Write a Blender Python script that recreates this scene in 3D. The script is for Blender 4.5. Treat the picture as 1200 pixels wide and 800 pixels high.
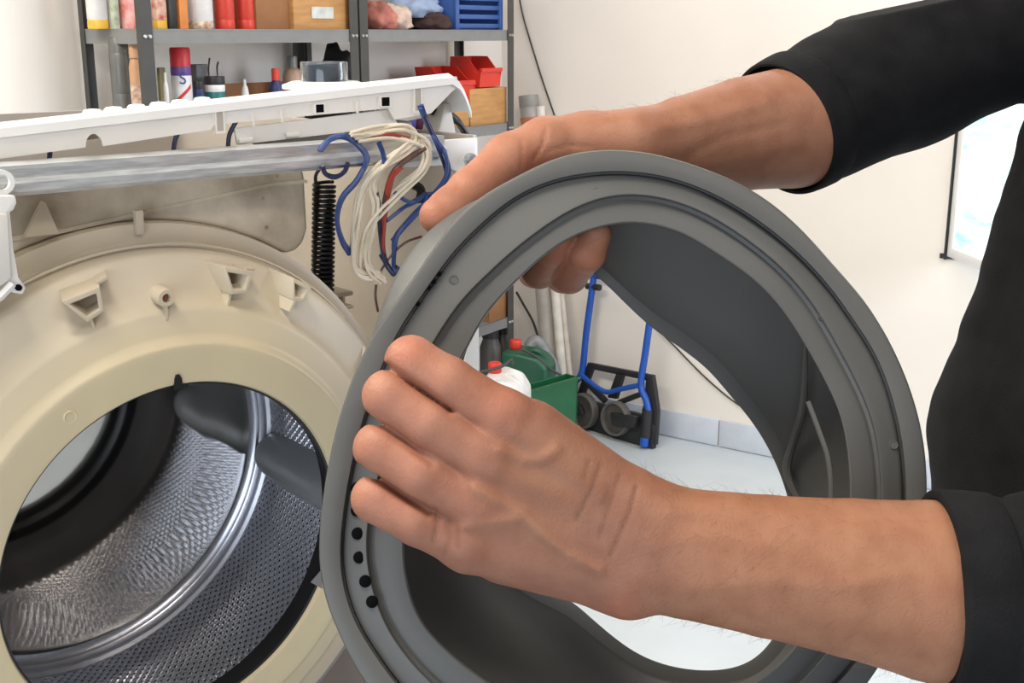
import bpy, bmesh, math, random
import numpy as np
from mathutils import Vector, Matrix, noise

random.seed(7)
for o in list(bpy.data.objects):
    bpy.data.objects.remove(o, do_unlink=True)
SC = bpy.context.scene
COL = SC.collection

# ------------------------------------------------------------------ camera
FPX = 1400.0                      # focal length in pixels of the 1200 x 800 frame
HC = 1.40                         # camera height
PITCH = math.radians(14.5)        # looking down
cam_d = bpy.data.cameras.new('camera')
cam_d.sensor_width = 36.0
cam_d.lens = 36.0 * FPX / 1200.0
cam_d.clip_start = 0.02
cam = bpy.data.objects.new('camera', cam_d)
cam.location = (0, 0, HC)
cam.rotation_euler = (math.pi / 2 - PITCH, 0, 0)
COL.objects.link(cam)
SC.camera = cam

# ------------------------------------------------------------------ light
world = bpy.data.worlds.new('world')
SC.world = world
world.use_nodes = True
bg = world.node_tree.nodes['Background']
bg.inputs[0].default_value = (1.0, 0.985, 0.96, 1)
bg.inputs[1].default_value = 0.31


def area_light(name, loc, target, sx, sy, power, color):
    d = bpy.data.lights.new(name, 'AREA')
    d.shape = 'RECTANGLE'
    d.size, d.size_y = sx, sy
    d.energy = power
    d.color = color
    o = bpy.data.objects.new(name, d)
    o.location = loc
    v = Vector(target) - Vector(loc)
    o.rotation_euler = v.to_track_quat('-Z', 'Y').to_euler()
    COL.objects.link(o)
    return o


# ceiling lamps and window daylight; overhead and front fills added
area_light('ceiling_lamp_and_fill', (-0.75, 0.35, 2.75), (-0.65, 0.55, 0), 1.5, 0.25, 39, (1.0, 0.91, 0.79))
area_light('ceiling_lamp_and_fill', (1.0, -0.7, 2.75), (0.9, -0.5, 0), 1.5, 0.25, 21, (1.0, 0.94, 0.88))  # added overhead fill, placed to bring light into the drum
area_light('ceiling_lamp_and_fill', (0.5, 2.7, 2.75), (0.5, 2.9, 0), 1.5, 0.25, 24, (1.0, 0.92, 0.88))
area_light('ceiling_lamp_and_fill', (-1.8, 1.2, 2.75), (-1.6, 1.6, 0), 1.5, 0.25, 58, (1.0, 0.96, 0.84))  # added overhead fill for the left part of the back wall
area_light('front_daylight_fill', (-0.9, -2.1, 1.15), (-0.1, 1.0, 1.0), 2.0, 1.7, 48, (0.76, 0.86, 1.0))  # cool fill added in front; brightens drum, undersides and inner seal
area_light('side_window_daylight', (2.6, 1.6, 1.7), (0.2, 2.8, 0.6), 1.0, 1.2, 46, (0.80, 0.87, 1.0))
vs = SC.view_settings
vs.view_transform = 'Standard'
vs.look = 'None'
vs.exposure = 0.0
vs.gamma = 1.0
vs.use_curve_mapping = False

SC.cycles.max_bounces = 12
SC.cycles.glossy_bounces = 8

# ------------------------------------------------------------------ geometry helpers
CT, ST = math.cos(PITCH), math.sin(PITCH)


def ray(u, v):
    x, y = (u - 600.0) / FPX, (v - 400.0) / FPX
    return np.array([x, CT - y * ST, -ST - y * CT])


CAMP = np.array([0, 0, HC])


def W(u, v, z):
    """a photo pixel at depth z along the view axis -> world"""
    return CAMP + ray(u, v) * z


def project(P):
    """world points (n,3) -> pixels (n,2) and depth; used only to set out surface relief"""
    Q = P - CAMP
    zc = Q[:, 1] * CT - Q[:, 2] * ST
    yc = -Q[:, 1] * ST - Q[:, 2] * CT
    return 600 + FPX * Q[:, 0] / zc, 400 + FPX * yc / zc, zc


def hit(u, v, p0, n):
    """where the pixel's ray meets the plane through p0 with normal n"""
    q = ray(u, v)
    n = np.array(n, float)
    s = ((np.array(p0, float) - CAMP) @ n) / (q @ n)
    return CAMP + q * s


def on_floor(u, v, z=0.0):
    q = ray(u, v)
    return CAMP + q * ((z - HC) / q[2])


def mesh_from(name, V, F, mats=None, mi=None, smooth=False):
    me = bpy.data.meshes.new(name)
    me.from_pydata([tuple(map(float, v)) for v in V], [], [tuple(int(i) for i in f) for f in F])
    if mats:
        for m in mats:
            me.materials.append(m)
    if mi is not None:
        me.polygons.foreach_set('material_index', np.asarray(mi, dtype=np.int32))
    if smooth:
        me.polygons.foreach_set('use_smooth', np.ones(len(me.polygons), dtype=bool))
    me.update()
    return me


def link(name, me, parent=None, loc=None, rot=None):
    o = bpy.data.objects.new(name, me)
    COL.objects.link(o)
    if parent:
        o.parent = parent
    if loc is not None:
        o.location = loc
    if rot is not None:
        o.rotation_euler = rot
    return o


def tag(o, label=None, cat=None, group=None, kind=None):
    if label: o['label'] = label
    if cat: o['category'] = cat
    if group: o['group'] = group
    if kind: o['kind'] = kind
    return o


def thing(name, label, cat, loc=(0, 0, 0), rz=0.0, group=None):
    o = bpy.data.objects.new(name, None)
    o.empty_display_size = 0.05
    o.location = loc
    o.rotation_euler = (0, 0, rz)
    COL.objects.link(o)
    return tag(o, label, cat, group)


class B:
    """collects shapes into one mesh"""
    def __init__(self, off=(0, 0, 0)):
        self.V, self.F, self.MI = [], [], []
        self.off = np.array(off, float)

    def add(self, V, F, mi=0):
        n = len(self.V)
        self.V += [np.array(v, float) - self.off for v in V]
        for f in F:
            self.F.append([i + n for i in f])
            self.MI.append(mi)
        return self

    def box(self, c, s, rz=0.0, M=None, mi=0):
        hx, hy, hz = s[0] / 2, s[1] / 2, s[2] / 2
        V = np.array([(x, y, z) for x in (-hx, hx) for y in (-hy, hy) for z in (-hz, hz)])
        if M is not None:
            V = V @ np.array(M).T
        elif rz:
            cc, ss = math.cos(rz), math.sin(rz)
            V = V @ np.array([[cc, ss, 0], [-ss, cc, 0], [0, 0, 1]])
        F = [(0, 1, 3, 2), (4, 6, 7, 5), (0, 4, 5, 1), (2, 3, 7, 6), (0, 2, 6, 4), (1, 5, 7, 3)]
        return self.add(V + np.array(c), F, mi)

    def tube(self, pts, r, n=8, closed=False, mi=0, smooth_n=0):
        P = [np.array(p, float) for p in pts]
        if smooth_n:
            P = catmull(P, smooth_n, closed)
        m = len(P)
        R = r if hasattr(r, '__len__') else [r] * m
        if len(R) != m:
            R = np.interp(np.linspace(0, 1, m), np.linspace(0, 1, len(R)), R)
        V, F = [], []
        up = None
        for i in range(m):
            a = P[(i - 1) % m] if (closed or i > 0) else P[i]
            b = P[(i + 1) % m] if (closed or i < m - 1) else P[i]
            t = b - a
            t = t / (np.linalg.norm(t) + 1e-12)
            if up is None:
                up = np.array([0, 0, 1.0]) if abs(t[2]) < .9 else np.array([1.0, 0, 0])
            s = np.cross(t, up); s /= np.linalg.norm(s) + 1e-12
            up = np.cross(s, t)
            for k in range(n):
                an = 2 * math.pi * k / n
                V.append(P[i] + R[i] * (math.cos(an) * s + math.sin(an) * up))
        for i in range(m if closed else m - 1):
            for k in range(n):
                j = (i + 1) % m
                F.append((i * n + k, i * n + (k + 1) % n, j * n + (k + 1) % n, j * n + k))
        if not closed:
            F.append(tuple(range(n - 1, -1, -1)))
            F.append(tuple((m - 1) * n + k for k in range(n)))
        return self.add(V, F, mi)

    def lathe(self, prof, c=(0, 0, 0), axis='z', n=24, mi=None, M=None, cap=True):
        V, F, I = [], [], []
        m = len(prof)
        for (r, h) in prof:
            for k in range(n):
                a = 2 * math.pi * k / n
                if axis == 'z': V.append((r * math.cos(a), r * math.sin(a), h))
                elif axis == 'y': V.append((r * math.cos(a), h, r * math.sin(a)))
                else: V.append((h, r * math.cos(a), r * math.sin(a)))
        for i in range(m - 1):
            for k in range(n):
                q = (i * n + k, i * n + (k + 1) % n, (i + 1) * n + (k + 1) % n, (i + 1) * n + k)
                F.append(q if axis != 'y' else q[::-1])
                I.append(0 if mi is None else mi[i])
        if cap:
            for e, i in ((0, 0), (1, m - 1)):
                if prof[i][0] > 1e-6:
                    f = [i * n + k for k in range(n)]
                    if (e == 0) != (axis == 'y'):
                        f = f[::-1]
                    F.append(tuple(f)); I.append(0 if mi is None else mi[min(i, m - 2)])
        V = np.array(V)
        if M is not None:
            V = V @ np.array(M).T
        V = V + np.array(c)
        n0 = len(self.V)
        self.V += [v - self.off for v in V]
        for f, i in zip(F, I):
            self.F.append([j + n0 for j in f]); self.MI.append(i)
        return self

    def prism(self, poly, d0, d1, fn, mi=0):
        """polygon in (a,b), extruded between d0 and d1; fn(a,b,d) -> point"""
        n = len(poly)
        V = [fn(a, b, d0) for a, b in poly] + [fn(a, b, d1) for a, b in poly]
        F = [tuple(range(n)), tuple(range(2 * n - 1, n - 1, -1))]
        F += [(i, i + n, (i + 1) % n + n, (i + 1) % n) for i in range(n)]
        return self.add(V, F, mi)

    def frame(self, outer, inner, d0, d1, fn, mi=0):
        """prism with a hole (outer and inner polygons of equal length)"""
        n = len(outer)
        V = [fn(a, b, d) for d in (d0, d1) for pl in (outer, inner) for a, b in pl]
        F = []
        for i in range(n):
            j = (i + 1) % n
            F += [(i, j, n + j, n + i), (2 * n + i, 3 * n + i, 3 * n + j, 2 * n + j),
                  (i, 2 * n + i, 2 * n + j, j), (n + i, n + j, 3 * n + j, 3 * n + i)]
        return self.add(V, F, mi)

    def build(self, name, mats, parent=None, bevel=0.0, smooth=False, seg=2, subsurf=0, loc=None, rot=None, fix=True):
        if not isinstance(mats, (list, tuple)):
            mats = [mats]
        me = mesh_from(name, self.V, self.F, mats, self.MI if max(self.MI, default=0) else None, smooth)
        if fix:
            bm = bmesh.new(); bm.from_mesh(me)
            bmesh.ops.recalc_face_normals(bm, faces=bm.faces)
            if bevel:
                ed = [e for e in bm.edges if len(e.link_faces) == 2 and e.calc_face_angle(0) > 0.5]
                bmesh.ops.bevel(bm, geom=ed, offset=bevel, segments=seg, profile=0.5, affect='EDGES', clamp_overlap=True)
            bm.to_mesh(me); bm.free()
        if bevel or smooth:
            for p in me.polygons: p.use_smooth = True
            try:
                me.set_sharp_from_angle(angle=math.radians(42))
            except Exception:
                pass
        o = link(name, me, parent, loc, rot)
        if subsurf:
            md = o.modifiers.new('sub', 'SUBSURF'); md.levels = subsurf; md.render_levels = subsurf
        return o


def catmull(P, n, closed=False):
    out = []
    m = len(P)
    for i in range(m if closed else m - 1):
        p0 = P[(i - 1) % m] if (closed or i > 0) else 2 * P[0] - P[1]
        p1, p2 = P[i], P[(i + 1) % m]
        p3 = P[(i + 2) % m] if (closed or i + 2 < m) else 2 * P[-1] - P[-2]
        for k in range(n):
            t = k / n
            out.append(.5 * (2 * p1 + (p2 - p0) * t + (2 * p0 - 5 * p1 + 4 * p2 - p3) * t * t + (3 * p1 - p0 - 3 * p2 + p3) * t ** 3))
    if not closed:
        out.append(P[-1])
    return out


# ------------------------------------------------------------------ materials
def lin(c):
    return tuple((x / 12.92 if x <= .04045 else ((x + .055) / 1.055) ** 2.4) for x in [k / 255 for k in c])


MATS = {}


def mat(name, rgb, rough=.5, metal=0.0, var=.08, scale=20.0, bump=0.0, bscale=60.0, spec=.5, rgb2=None, coat=0.0,
        alpha=1.0, trans=0.0, emit=0.0, attr=False, sss=0.0, stretch=None):
    if name in MATS:
        return MATS[name]
    m = bpy.data.materials.new(name)
    m.use_nodes = True
    nt = m.node_tree
    b = nt.nodes['Principled BSDF']
    c = lin(rgb)
    tc = nt.nodes.new('ShaderNodeTexCoord')
    src = tc.outputs['Object']
    if stretch:
        mp = nt.nodes.new('ShaderNodeMapping'); mp.inputs['Scale'].default_value = stretch
        nt.links.new(src, mp.inputs[0]); src = mp.outputs[0]
    nz = nt.nodes.new('ShaderNodeTexNoise')
    nz.inputs['Scale'].default_value = scale
    nz.inputs['Detail'].default_value = 5
    nt.links.new(src, nz.inputs['Vector'])
    rp = nt.nodes.new('ShaderNodeValToRGB')
    c2 = lin(rgb2) if rgb2 else tuple(x * (1 - 2 * var) for x in c)
    c1 = c if rgb2 else tuple(min(1, x * (1 + var)) for x in c)
    rp.color_ramp.elements[0].color = (*c2, 1); rp.color_ramp.elements[0].position = .3
    rp.color_ramp.elements[1].color = (*c1, 1); rp.color_ramp.elements[1].position = .7
    nt.links.new(nz.outputs['Fac'], rp.inputs[0])
    out = rp.outputs[0]
    if attr:
        at = nt.nodes.new('ShaderNodeAttribute'); at.attribute_name = 'tint'
        mx = nt.nodes.new('ShaderNodeMixRGB'); mx.blend_type = 'MULTIPLY'; mx.inputs[0].default_value = 1
        nt.links.new(out, mx.inputs[1]); nt.links.new(at.outputs['Color'], mx.inputs[2]); out = mx.outputs[0]
    nt.links.new(out, b.inputs['Base Color'])
    b.inputs['Roughness'].default_value = rough
    b.inputs['Metallic'].default_value = metal
    b.inputs['Specular IOR Level'].default_value = spec
    b.inputs['Coat Weight'].default_value = coat
    if trans:
        b.inputs['Transmission Weight'].default_value = trans
    if sss:
        b.inputs['Subsurface Weight'].default_value = sss
        b.inputs['Subsurface Radius'].default_value = (.012, .004, .002)
        b.inputs['Subsurface Scale'].default_value = .4
    if emit:
        nt.links.new(out, b.inputs['Emission Color']); b.inputs['Emission Strength'].default_value = emit
    if bump:
        n2 = nt.nodes.new('ShaderNodeTexNoise')
        n2.inputs['Scale'].default_value = bscale; n2.inputs['Detail'].default_value = 4
        nt.links.new(src, n2.inputs['Vector'])
        bp = nt.nodes.new('ShaderNodeBump'); bp.inputs['Strength'].default_value = bump; bp.inputs['Distance'].default_value = .002
        nt.links.new(n2.outputs['Fac'], bp.inputs['Height']); nt.links.new(bp.outputs[0], b.inputs['Normal'])
    MATS[name] = m
    return m


M_wall = mat('plaster', (240, 232, 222), .85, var=.015, scale=3, bump=.05, bscale=90)
M_floor = mat('floor_paint', (196, 204, 208), .32, var=.03, scale=6, bump=.03, bscale=40)
M_skirt = mat('skirting_tile', (206, 212, 222), .3, var=.03)
M_rack = mat('rack_enamel', (128, 128, 127), .5, var=.05)
M_rackd = mat('rack_post', (66, 65, 63), .5, var=.06)
M_chrome = mat('zinc', (200, 202, 205), .3, 1.0, var=.05)
M_galv = mat('galvanised', (205, 208, 209), .33, .5, var=.14, scale=14, stretch=(3, 3, 30))
M_white = mat('white_plastic', (226, 224, 220), .35, var=.02)
M_lgrey = mat('light_grey_plastic', (218, 214, 207), .45, var=.03)
M_enamel = mat('white_enamel', (225, 222, 216), .3, var=.03)
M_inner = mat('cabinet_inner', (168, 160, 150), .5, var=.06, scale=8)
M_tub = mat('tub_plastic', (206, 191, 158), .42, var=.07, scale=7, rgb2=(190, 177, 154), bump=.06, bscale=25)
M_black = mat('black_rubber', (20, 20, 22), .45, var=.1)
M_dark = mat('dark_recess', (14, 14, 15), .95, var=.1, spec=.05)
M_rim = mat('drum_rim_steel', (150, 147, 144), .4, .7)
M_steel = mat('stainless', (220, 221, 228), .27, .85, var=.08, scale=12)
M_mirror = mat('stainless_polished', (205, 202, 198), .05, 1.0, var=.06, scale=14, bump=.03, bscale=14)
M_lifter = mat('lifter_plastic', (132, 132, 130), .4, var=.05)
M_rubber = mat('grey_rubber', (87, 87, 85), .47, var=.05, scale=14, rgb2=(81, 81, 79), bump=.04, bscale=200, spec=.4)
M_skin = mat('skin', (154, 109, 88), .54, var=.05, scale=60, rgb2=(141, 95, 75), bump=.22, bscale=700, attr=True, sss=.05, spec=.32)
M_cloth = mat('black_jersey', (22, 22, 24), .9, var=.2, scale=40, bump=.3, bscale=600, spec=.2)
M_pants = mat('dark_trousers', (34, 36, 46), .9, var=.2, scale=40)
M_shoe = mat('shoe_leather', (40, 32, 28), .5)
M_hair = mat('hair', (58, 46, 38), .6, var=.3, scale=90)
M_wood = mat('bench_wood', (150, 104, 78), .6, var=.15, scale=5, stretch=(1, 12, 12), bump=.1, bscale=30)
M_box = mat('box_wood', (190, 140, 84), .6, var=.12, scale=7, stretch=(1.5, 1.5, 10))
M_card = mat('cardboard', (150, 104, 66), .8, var=.08, scale=14)
M_redbrown = mat('redbrown_card', (160, 108, 92), .8, var=.08, scale=14)


def concrete():
    m = mat('concrete', (212, 198, 176), .85, var=.14, scale=26, rgb2=(162, 148, 128), bump=.6, bscale=60)
    nt = m.node_tree
    b = nt.nodes['Principled BSDF']
    src = b.inputs['Base Color'].links[0].from_socket
    v = nt.nodes.new('ShaderNodeTexVoronoi'); v.inputs['Scale'].default_value = 55
    tc = nt.nodes.new('ShaderNodeTexCoord'); nt.links.new(tc.outputs['Object'], v.inputs['Vector'])
    r = nt.nodes.new('ShaderNodeValToRGB')
    r.color_ramp.elements[0].color = (.25, .23, .21, 1); r.color_ramp.elements[0].position = .05
    r.color_ramp.elements[1].color = (1, 1, 1, 1); r.color_ramp.elements[1].position = .14
    nt.links.new(v.outputs['Distance'], r.inputs[0])
    mx = nt.nodes.new('ShaderNodeMixRGB'); mx.blend_type = 'MULTIPLY'; mx.inputs[0].default_value = .8
    nt.links.new(src, mx.inputs[1]); nt.links.new(r.outputs[0], mx.inputs[2]); nt.links.new(mx.outputs[0], b.inputs['Base Color'])
    return m


M_conc = concrete()


def yellowed_tub():
    m = M_tub
    nt = m.node_tree
    b = nt.nodes['Principled BSDF']
    src = b.inputs['Base Color'].links[0].from_socket
    tc = nt.nodes.new('ShaderNodeTexCoord')
    sp = nt.nodes.new('ShaderNodeSeparateXYZ'); cb = nt.nodes.new('ShaderNodeCombineXYZ')
    nt.links.new(tc.outputs['Object'], sp.inputs[0]); nt.links.new(sp.outputs[0], cb.inputs[0]); nt.links.new(sp.outputs[2], cb.inputs[2])
    ln = nt.nodes.new('ShaderNodeVectorMath'); ln.operation = 'LENGTH'; nt.links.new(cb.outputs[0], ln.inputs[0])
    r = nt.nodes.new('ShaderNodeValToRGB')          # the plastic has aged more yellow towards the door opening
    r.color_ramp.elements[0].color = (1.0, .985, .91, 1); r.color_ramp.elements[0].position = .15
    r.color_ramp.elements[1].color = (1.0, 1.0, 1.05, 1); r.color_ramp.elements[1].position = .21
    nt.links.new(ln.outputs['Value'], r.inputs[0])
    mx = nt.nodes.new('ShaderNodeMixRGB'); mx.blend_type = 'MULTIPLY'; mx.inputs[0].default_value = 1
    nt.links.new(src, mx.inputs[1]); nt.links.new(r.outputs[0], mx.inputs[2]); nt.links.new(mx.outputs[0], b.inputs['Base Color'])


yellowed_tub()

# ------------------------------------------------------------------ the setting
RD = np.array([.560, .8285, 0]); RD /= np.linalg.norm(RD)        # along the rack wall
RN = np.array([-RD[1], RD[0], 0])                                # into the rack wall
D0 = 2.72
F0 = np.array([-.3107 * D0, 1.033 * D0, 0])                      # front foot of the first rack post
RW0 = on_floor(787, 511)                                         # a point where floor and right wall meet
RWD = np.array([RD[1], -RD[0], 0])                               # along the right wall, towards the viewer
WALL0 = F0 + RN * .26
s_c = (RW0 - WALL0) @ RD                                         # corner
CORNER = WALL0 + RD * s_c
ZC = 2.9


def quad_wall(name, a, b, z0, z1, n, t=.12):
    a, b, n = np.array(a), np.array(b), np.array(n)
    q = B()
    V = [(*p[:2], z) for p in (a, b, b + n * t, a + n * t) for z in (z0, z1)]
    q.add(V, [(0, 2, 3, 1), (2, 4, 5, 3), (4, 6, 7, 5), (6, 0, 1, 7), (1, 3, 5, 7), (0, 6, 4, 2)])
    return tag(q.build(name, M_wall), kind='structure')


fl = B(); fl.box((0, 1.9, -.05), (9, 9.5, .1))
tag(fl.build('floor', M_floor), kind='structure')
quad_wall('wall_back', CORNER - RD * 5.2, CORNER + RD * .12, 0, ZC, RN)
WEND = CORNER + RWD * 4.2
# right wall with an opening for the window
wtl, wbl = hit(1139, 100, CORNER, RD), hit(1112, 300, CORNER, RD)
s0 = (wbl - CORNER) @ RWD
s1 = s0 + .95
zb, zt = wbl[2], wbl[2] + .75


def rw(s, z, d=0.0):
    p = CORNER + RWD * s + RD * d
    return (p[0], p[1], z)


q = B()
for (a, b2, c, d2) in ((0, s0, 0, ZC), (s1, 4.2, 0, ZC), (s0, s1, 0, zb), (s0, s1, zt, ZC)):
    q.prism([(a, c), (b2, c), (b2, d2), (a, d2)], 0, .14, rw)
tag(q.build('wall_right', M_wall), kind='structure')

# window: frame in the opening and a sash that stands open into the room
M_frame = mat('window_frame', (238, 238, 236), .4, var=.01)
M_seal = mat('window_seal', (40, 42, 44), .6)
M_glass = mat('bright_pane', (250, 252, 252), .1, var=.0, scale=5, rgb2=(150, 206, 216), emit=.8, stretch=(1.2, 1.2, 4.0))
win = thing('window_1', 'white window in the right wall with a sash standing open', 'window', rw(s0, zb))
tag(win, kind='structure')
off = np.array(rw(s0, zb))
q = B(off)
q.frame([(s0, zb), (s1, zb), (s1, zt), (s0, zt)], [(s0 + .05, zb + .05), (s1 - .05, zb + .05), (s1 - .05, zt - .05), (s0 + .05, zt - .05)], .03, .09, rw)
q.build('window_frame', M_frame, win, bevel=.004)
q = B(off); q.prism([(s0 + .05, zb + .05), (s1 - .05, zb + .05), (s1 - .05, zt - .05), (s0 + .05, zt - .05)], .055, .065, rw)
q.build('pane', M_glass, win)
SD = (RWD * .62 - RD * .78)


def sash(a, b2, d):
    p = np.array(rw(s0 + .004, zb)) + SD * a + np.array([SD[1], -SD[0], 0]) * d
    return (p[0], p[1], zb + b2)


q = B(off)
q.frame([(0, 0), (.5, 0), (.5, .72), (0, .72)], [(.03, .03), (.47, .03), (.47, .69), (.03, .69)], -.012, .012, sash)
q.build('sash', M_frame, win, bevel=.003)
q = B(off); q.prism([(.03, .03), (.47, .03), (.47, .69), (.03, .69)], -.004, .004, sash)
q.build('pane', M_glass, win)
q = B(off); q.box(sash(-.004, .36, -.014), (.007, .007, .74)); q.box(sash(-.004, .36, .014), (.007, .007, .74))
q.box(sash(-.006, .0, 0), (.05, .03, .014), rz=-.6)
q.build('seal_strip', M_seal, win)
q = B(off); q.prism([(.0, .53), (.5, .53), (.5, .538), (0, .538)], -.016, .016, sash); q.build('glazing_bar', M_frame, win)

# skirting tiles along both walls
bs = tag(B().prism([(0, 0), (4.2, 0), (4.2, .004), (0, .004)], -.006, 0, rw).build('baseboard_right', M_skirt), kind='structure')
TW = .30
tile_me = None
k = 0
s = .02
while s + TW < 4.15:
    if tile_me is None:
        o = B().prism([(.003, .003), (TW - .003, .003), (TW - .003, .098), (.003, .098)], -.012, 0,
                      lambda a, b2, d: (a * RWD[0] + d * RD[0], a * RWD[1] + d * RD[1], b2)).build('tile', M_skirt, bs, bevel=.002)
        tile_me = o.data
    else:
        o = link('tile', tile_me, bs)
    o.location = tuple(CORNER + RWD * s)
    s += TW
bl = tag(B().prism([(-5.1, 0), (-.02, 0), (-.02, .004), (-5.1, .004)], -.006, 0,
                   lambda a, b2, d: tuple(CORNER + RD * a + RN * d + np.array([0, 0, b2]))).build('baseboard_back', M_skirt), kind='structure')
me2 = None
for k in range(16):
    if me2 is None:
        o = B().prism([(.003, .003), (TW - .003, .003), (TW - .003, .098), (.003, .098)], -.012, 0,
                      lambda a, b2, d: (-a * RD[0] + d * RN[0], -a * RD[1] + d * RN[1], b2)).build('tile', M_skirt, bl, bevel=.002)
        me2 = o.data
    else:
        o = link('tile', me2, bl)
    o.location = tuple(CORNER - RD * (.02 + TW * k))
# ------------------------------------------------------------------ washing machine (front panel and door seal removed)
MO = W(216, 651.7, .888)                     # centre of the tub opening
MYAW = math.radians(41.4)
mr = np.array([math.cos(MYAW), math.sin(MYAW), 0]); mw = np.array([-mr[1], mr[0], 0])


def ml(P):
    d = np.array(P) - MO
    return np.array([d @ mr, d @ mw, d[2]])


def mp(u, v, y):
    """pixel on the machine's upright plane at depth y behind the tub lip -> machine coordinates"""
    return ml(hit(u, v, MO + mw * y, mw))


wm = thing('washing_machine', 'opened front-loading washing machine with exposed cream tub and loose wiring', 'washing machine', tuple(MO), MYAW)
BOT = -.49
TILT = math.radians(3.2)
# cabinet shell
q = B()
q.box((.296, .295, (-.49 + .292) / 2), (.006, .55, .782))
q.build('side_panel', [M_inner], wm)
q = B(); q.box((.2995, .295, (-.49 + .292) / 2), (.003, .552, .782)); q.build('side_panel_skin', M_enamel, wm)
q = B(); q.box((-.298, .295, (-.49 + .292) / 2), (.005, .55, .782)); q.build('side_panel', M_enamel, wm)
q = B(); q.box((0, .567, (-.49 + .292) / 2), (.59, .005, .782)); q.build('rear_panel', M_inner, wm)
q = B(); q.box((0, .295, BOT + .02), (.59, .55, .04)); q.build('base_tray', M_redbrown, wm)
# front flange of the right side with the corner gusset
q = B()
fl_poly = [(.300, .290), (.222, .290), (.222, .270), (.262, .269), (.276, .263), (.283, .250), (.284, .20), (.284, BOT), (.300, BOT)]
q.prism(fl_poly, .016, .021, lambda a, b, d: (a, d, b))
fl_o = q.build('corner_flange', M_enamel, wm, bevel=.001)
for (bx_, bz) in ((.290, .272), (.290, .254)):
    b = B(); b.lathe([(.0, -.006), (.005, -.006), (.006, -.003), (.006, 0)], (bx_, .016, bz), 'y', 10)
    b.build('bolt', M_chrome, fl_o)
q = B(); q.box((-.292, .019, -.1), (.016, .005, .78)); q.build('left_flange', M_enamel, wm)
# galvanised cross rail: a folded C profile
q = B()
prof = [(.014, .294), (.014, .286), (.010, .283), (.010, .2775), (.014, .2745), (.040, .2745), (.040, .2762), (.016, .2762), (.0125, .279), (.0125, .282), (.0165, .285), (.0165, .292), (.045, .292), (.045, .294)]
for i in range(1):
    n = len(prof)
    V = [(x, a, b) for x in (-.296, .262) for a, b in prof]
    F = [(i, (i + 1) % n, n + (i + 1) % n, n + i) for i in range(n)] + [tuple(range(n)), tuple(range(2 * n - 1, n - 1, -1))]
    q.add(V, F)
rail = q.build('cross_rail', M_galv, wm)
q = B(); q.box((.115 + .07, .0125, .2785), (.14, .004, .007)); q.build('clip_plate', M_chrome, rail, bevel=.002)
q = B(); q.lathe([(.005, -.004), (.008, -.004), (.008, 0), (.005, 0), (.005, -.004)], (mp(0, 213, .008)), 'y', 16, cap=False); q.build('eyelet', M_white, rail, smooth=True)

# concrete counterweight over the tub
arc = [(.243 * math.cos(t), .243 * math.sin(t)) for t in np.linspace(math.radians(57), math.radians(128), 18)]
poly = [(-.25, .277), (.145, .277), (.1545, .268), (.155, .222), (.150, .210), (.142, .2045)] + arc + [(-.25, .19)]
q = B(); q.prism(poly, .058, .19, lambda a, b, d: (a, d, b))
cw = q.build('counterweight', M_conc, wm, bevel=.006, seg=3)
q = B(); q.prism([(-.26, .235), (-.05, .243), (.12, .262), (.1549, .262), (.1549, .2595), (.12, .2595), (-.05, .240), (-.26, .232)], .0565, .06, lambda a, b, d: (a, d, b))
q.build('casting_seam', M_conc, cw)

# plastic tub
tub_prof = [(.1345, .010), (.1335, .004), (.1350, .0), (.1375, -.0006), (.158, .0015), (.1615, .0010), (.1640, .0022), (.1655, .0055), (.170, .0075), (.184, .0110), (.1880, .0128), (.1905, .0175), (.200, .0225), (.218, .0300), (.2215, .0320), (.2232, .036), (.2240, .058), (.2265, .062), (.2340, .062), (.2390, .064), (.2400, .072), (.2380, .080), (.2370, .10), (.2370, .37)]
q = B(); q.lathe(tub_prof, (0, 0, 0), 'y', 128, cap=False)
tub = q.build('tub', M_tub, wm, smooth=True, rot=(TILT, 0, 0))
q = B(); q.lathe([(.237, .37), (.0, .37)], (0, 0, 0), 'y', 64, cap=False); q.build('tub_back', M_dark, tub)
# black sealing lip inside the opening
q = B(); q.lathe([(.1338, .003), (.1322, .004), (.1322, .012), (.1395, .016), (.1395, .030), (.150, .030)], (0, 0, 0), 'y', 128, cap=False)
q.build('lip_seal', M_black, tub, smooth=True)


def tp(th, rr, y):
    return (rr * math.cos(th), y, rr * math.sin(th))


def tub_clip(deg, rr, wdt, hgt, depth, lean):
    th = math.radians(deg)
    er = np.array([math.cos(th), 0, math.sin(th)]); et = np.array([-math.sin(th), 0, math.cos(th)])
    c = er * rr
    out = [(-wdt * .55, hgt * .5), (wdt * .5, hgt * .45), (wdt * .42, -hgt * .42), (-wdt * .1, -hgt * .55)]
    inn = [(-wdt * .36, hgt * .28), (wdt * .36, hgt * .28), (wdt * .30, -hgt * .26), (-wdt * .06, -hgt * .34)]
    y0 = .022
    def fn(a, b2, d):
        p = c - et * (a + lean * (d - y0)) + er * b2
        return (p[0], d, p[2])
    g = B(); g.frame(out, inn, y0 - depth, y0 + .012, fn)
    o = g.build('clip', M_tub, tub, bevel=.0012)
    # little rib below and wing above
    g = B()
    g.prism([(-.001, -hgt * .5), (.001, -hgt * .5), (.0008, -hgt * 1.15), (-.0008, -hgt * 1.15)], y0 - .008, y0 + .005, lambda a, b2, d: fn(a, b2, d))
    g.prism([(wdt * .4, hgt * .48), (wdt * .75, hgt * .55), (wdt * .75, hgt * .46), (wdt * .4, hgt * .38)], y0 - .006, y0 + .014, lambda a, b2, d: fn(a, b2, d))
    g.build('rib', M_tub, o)
    return o


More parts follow.
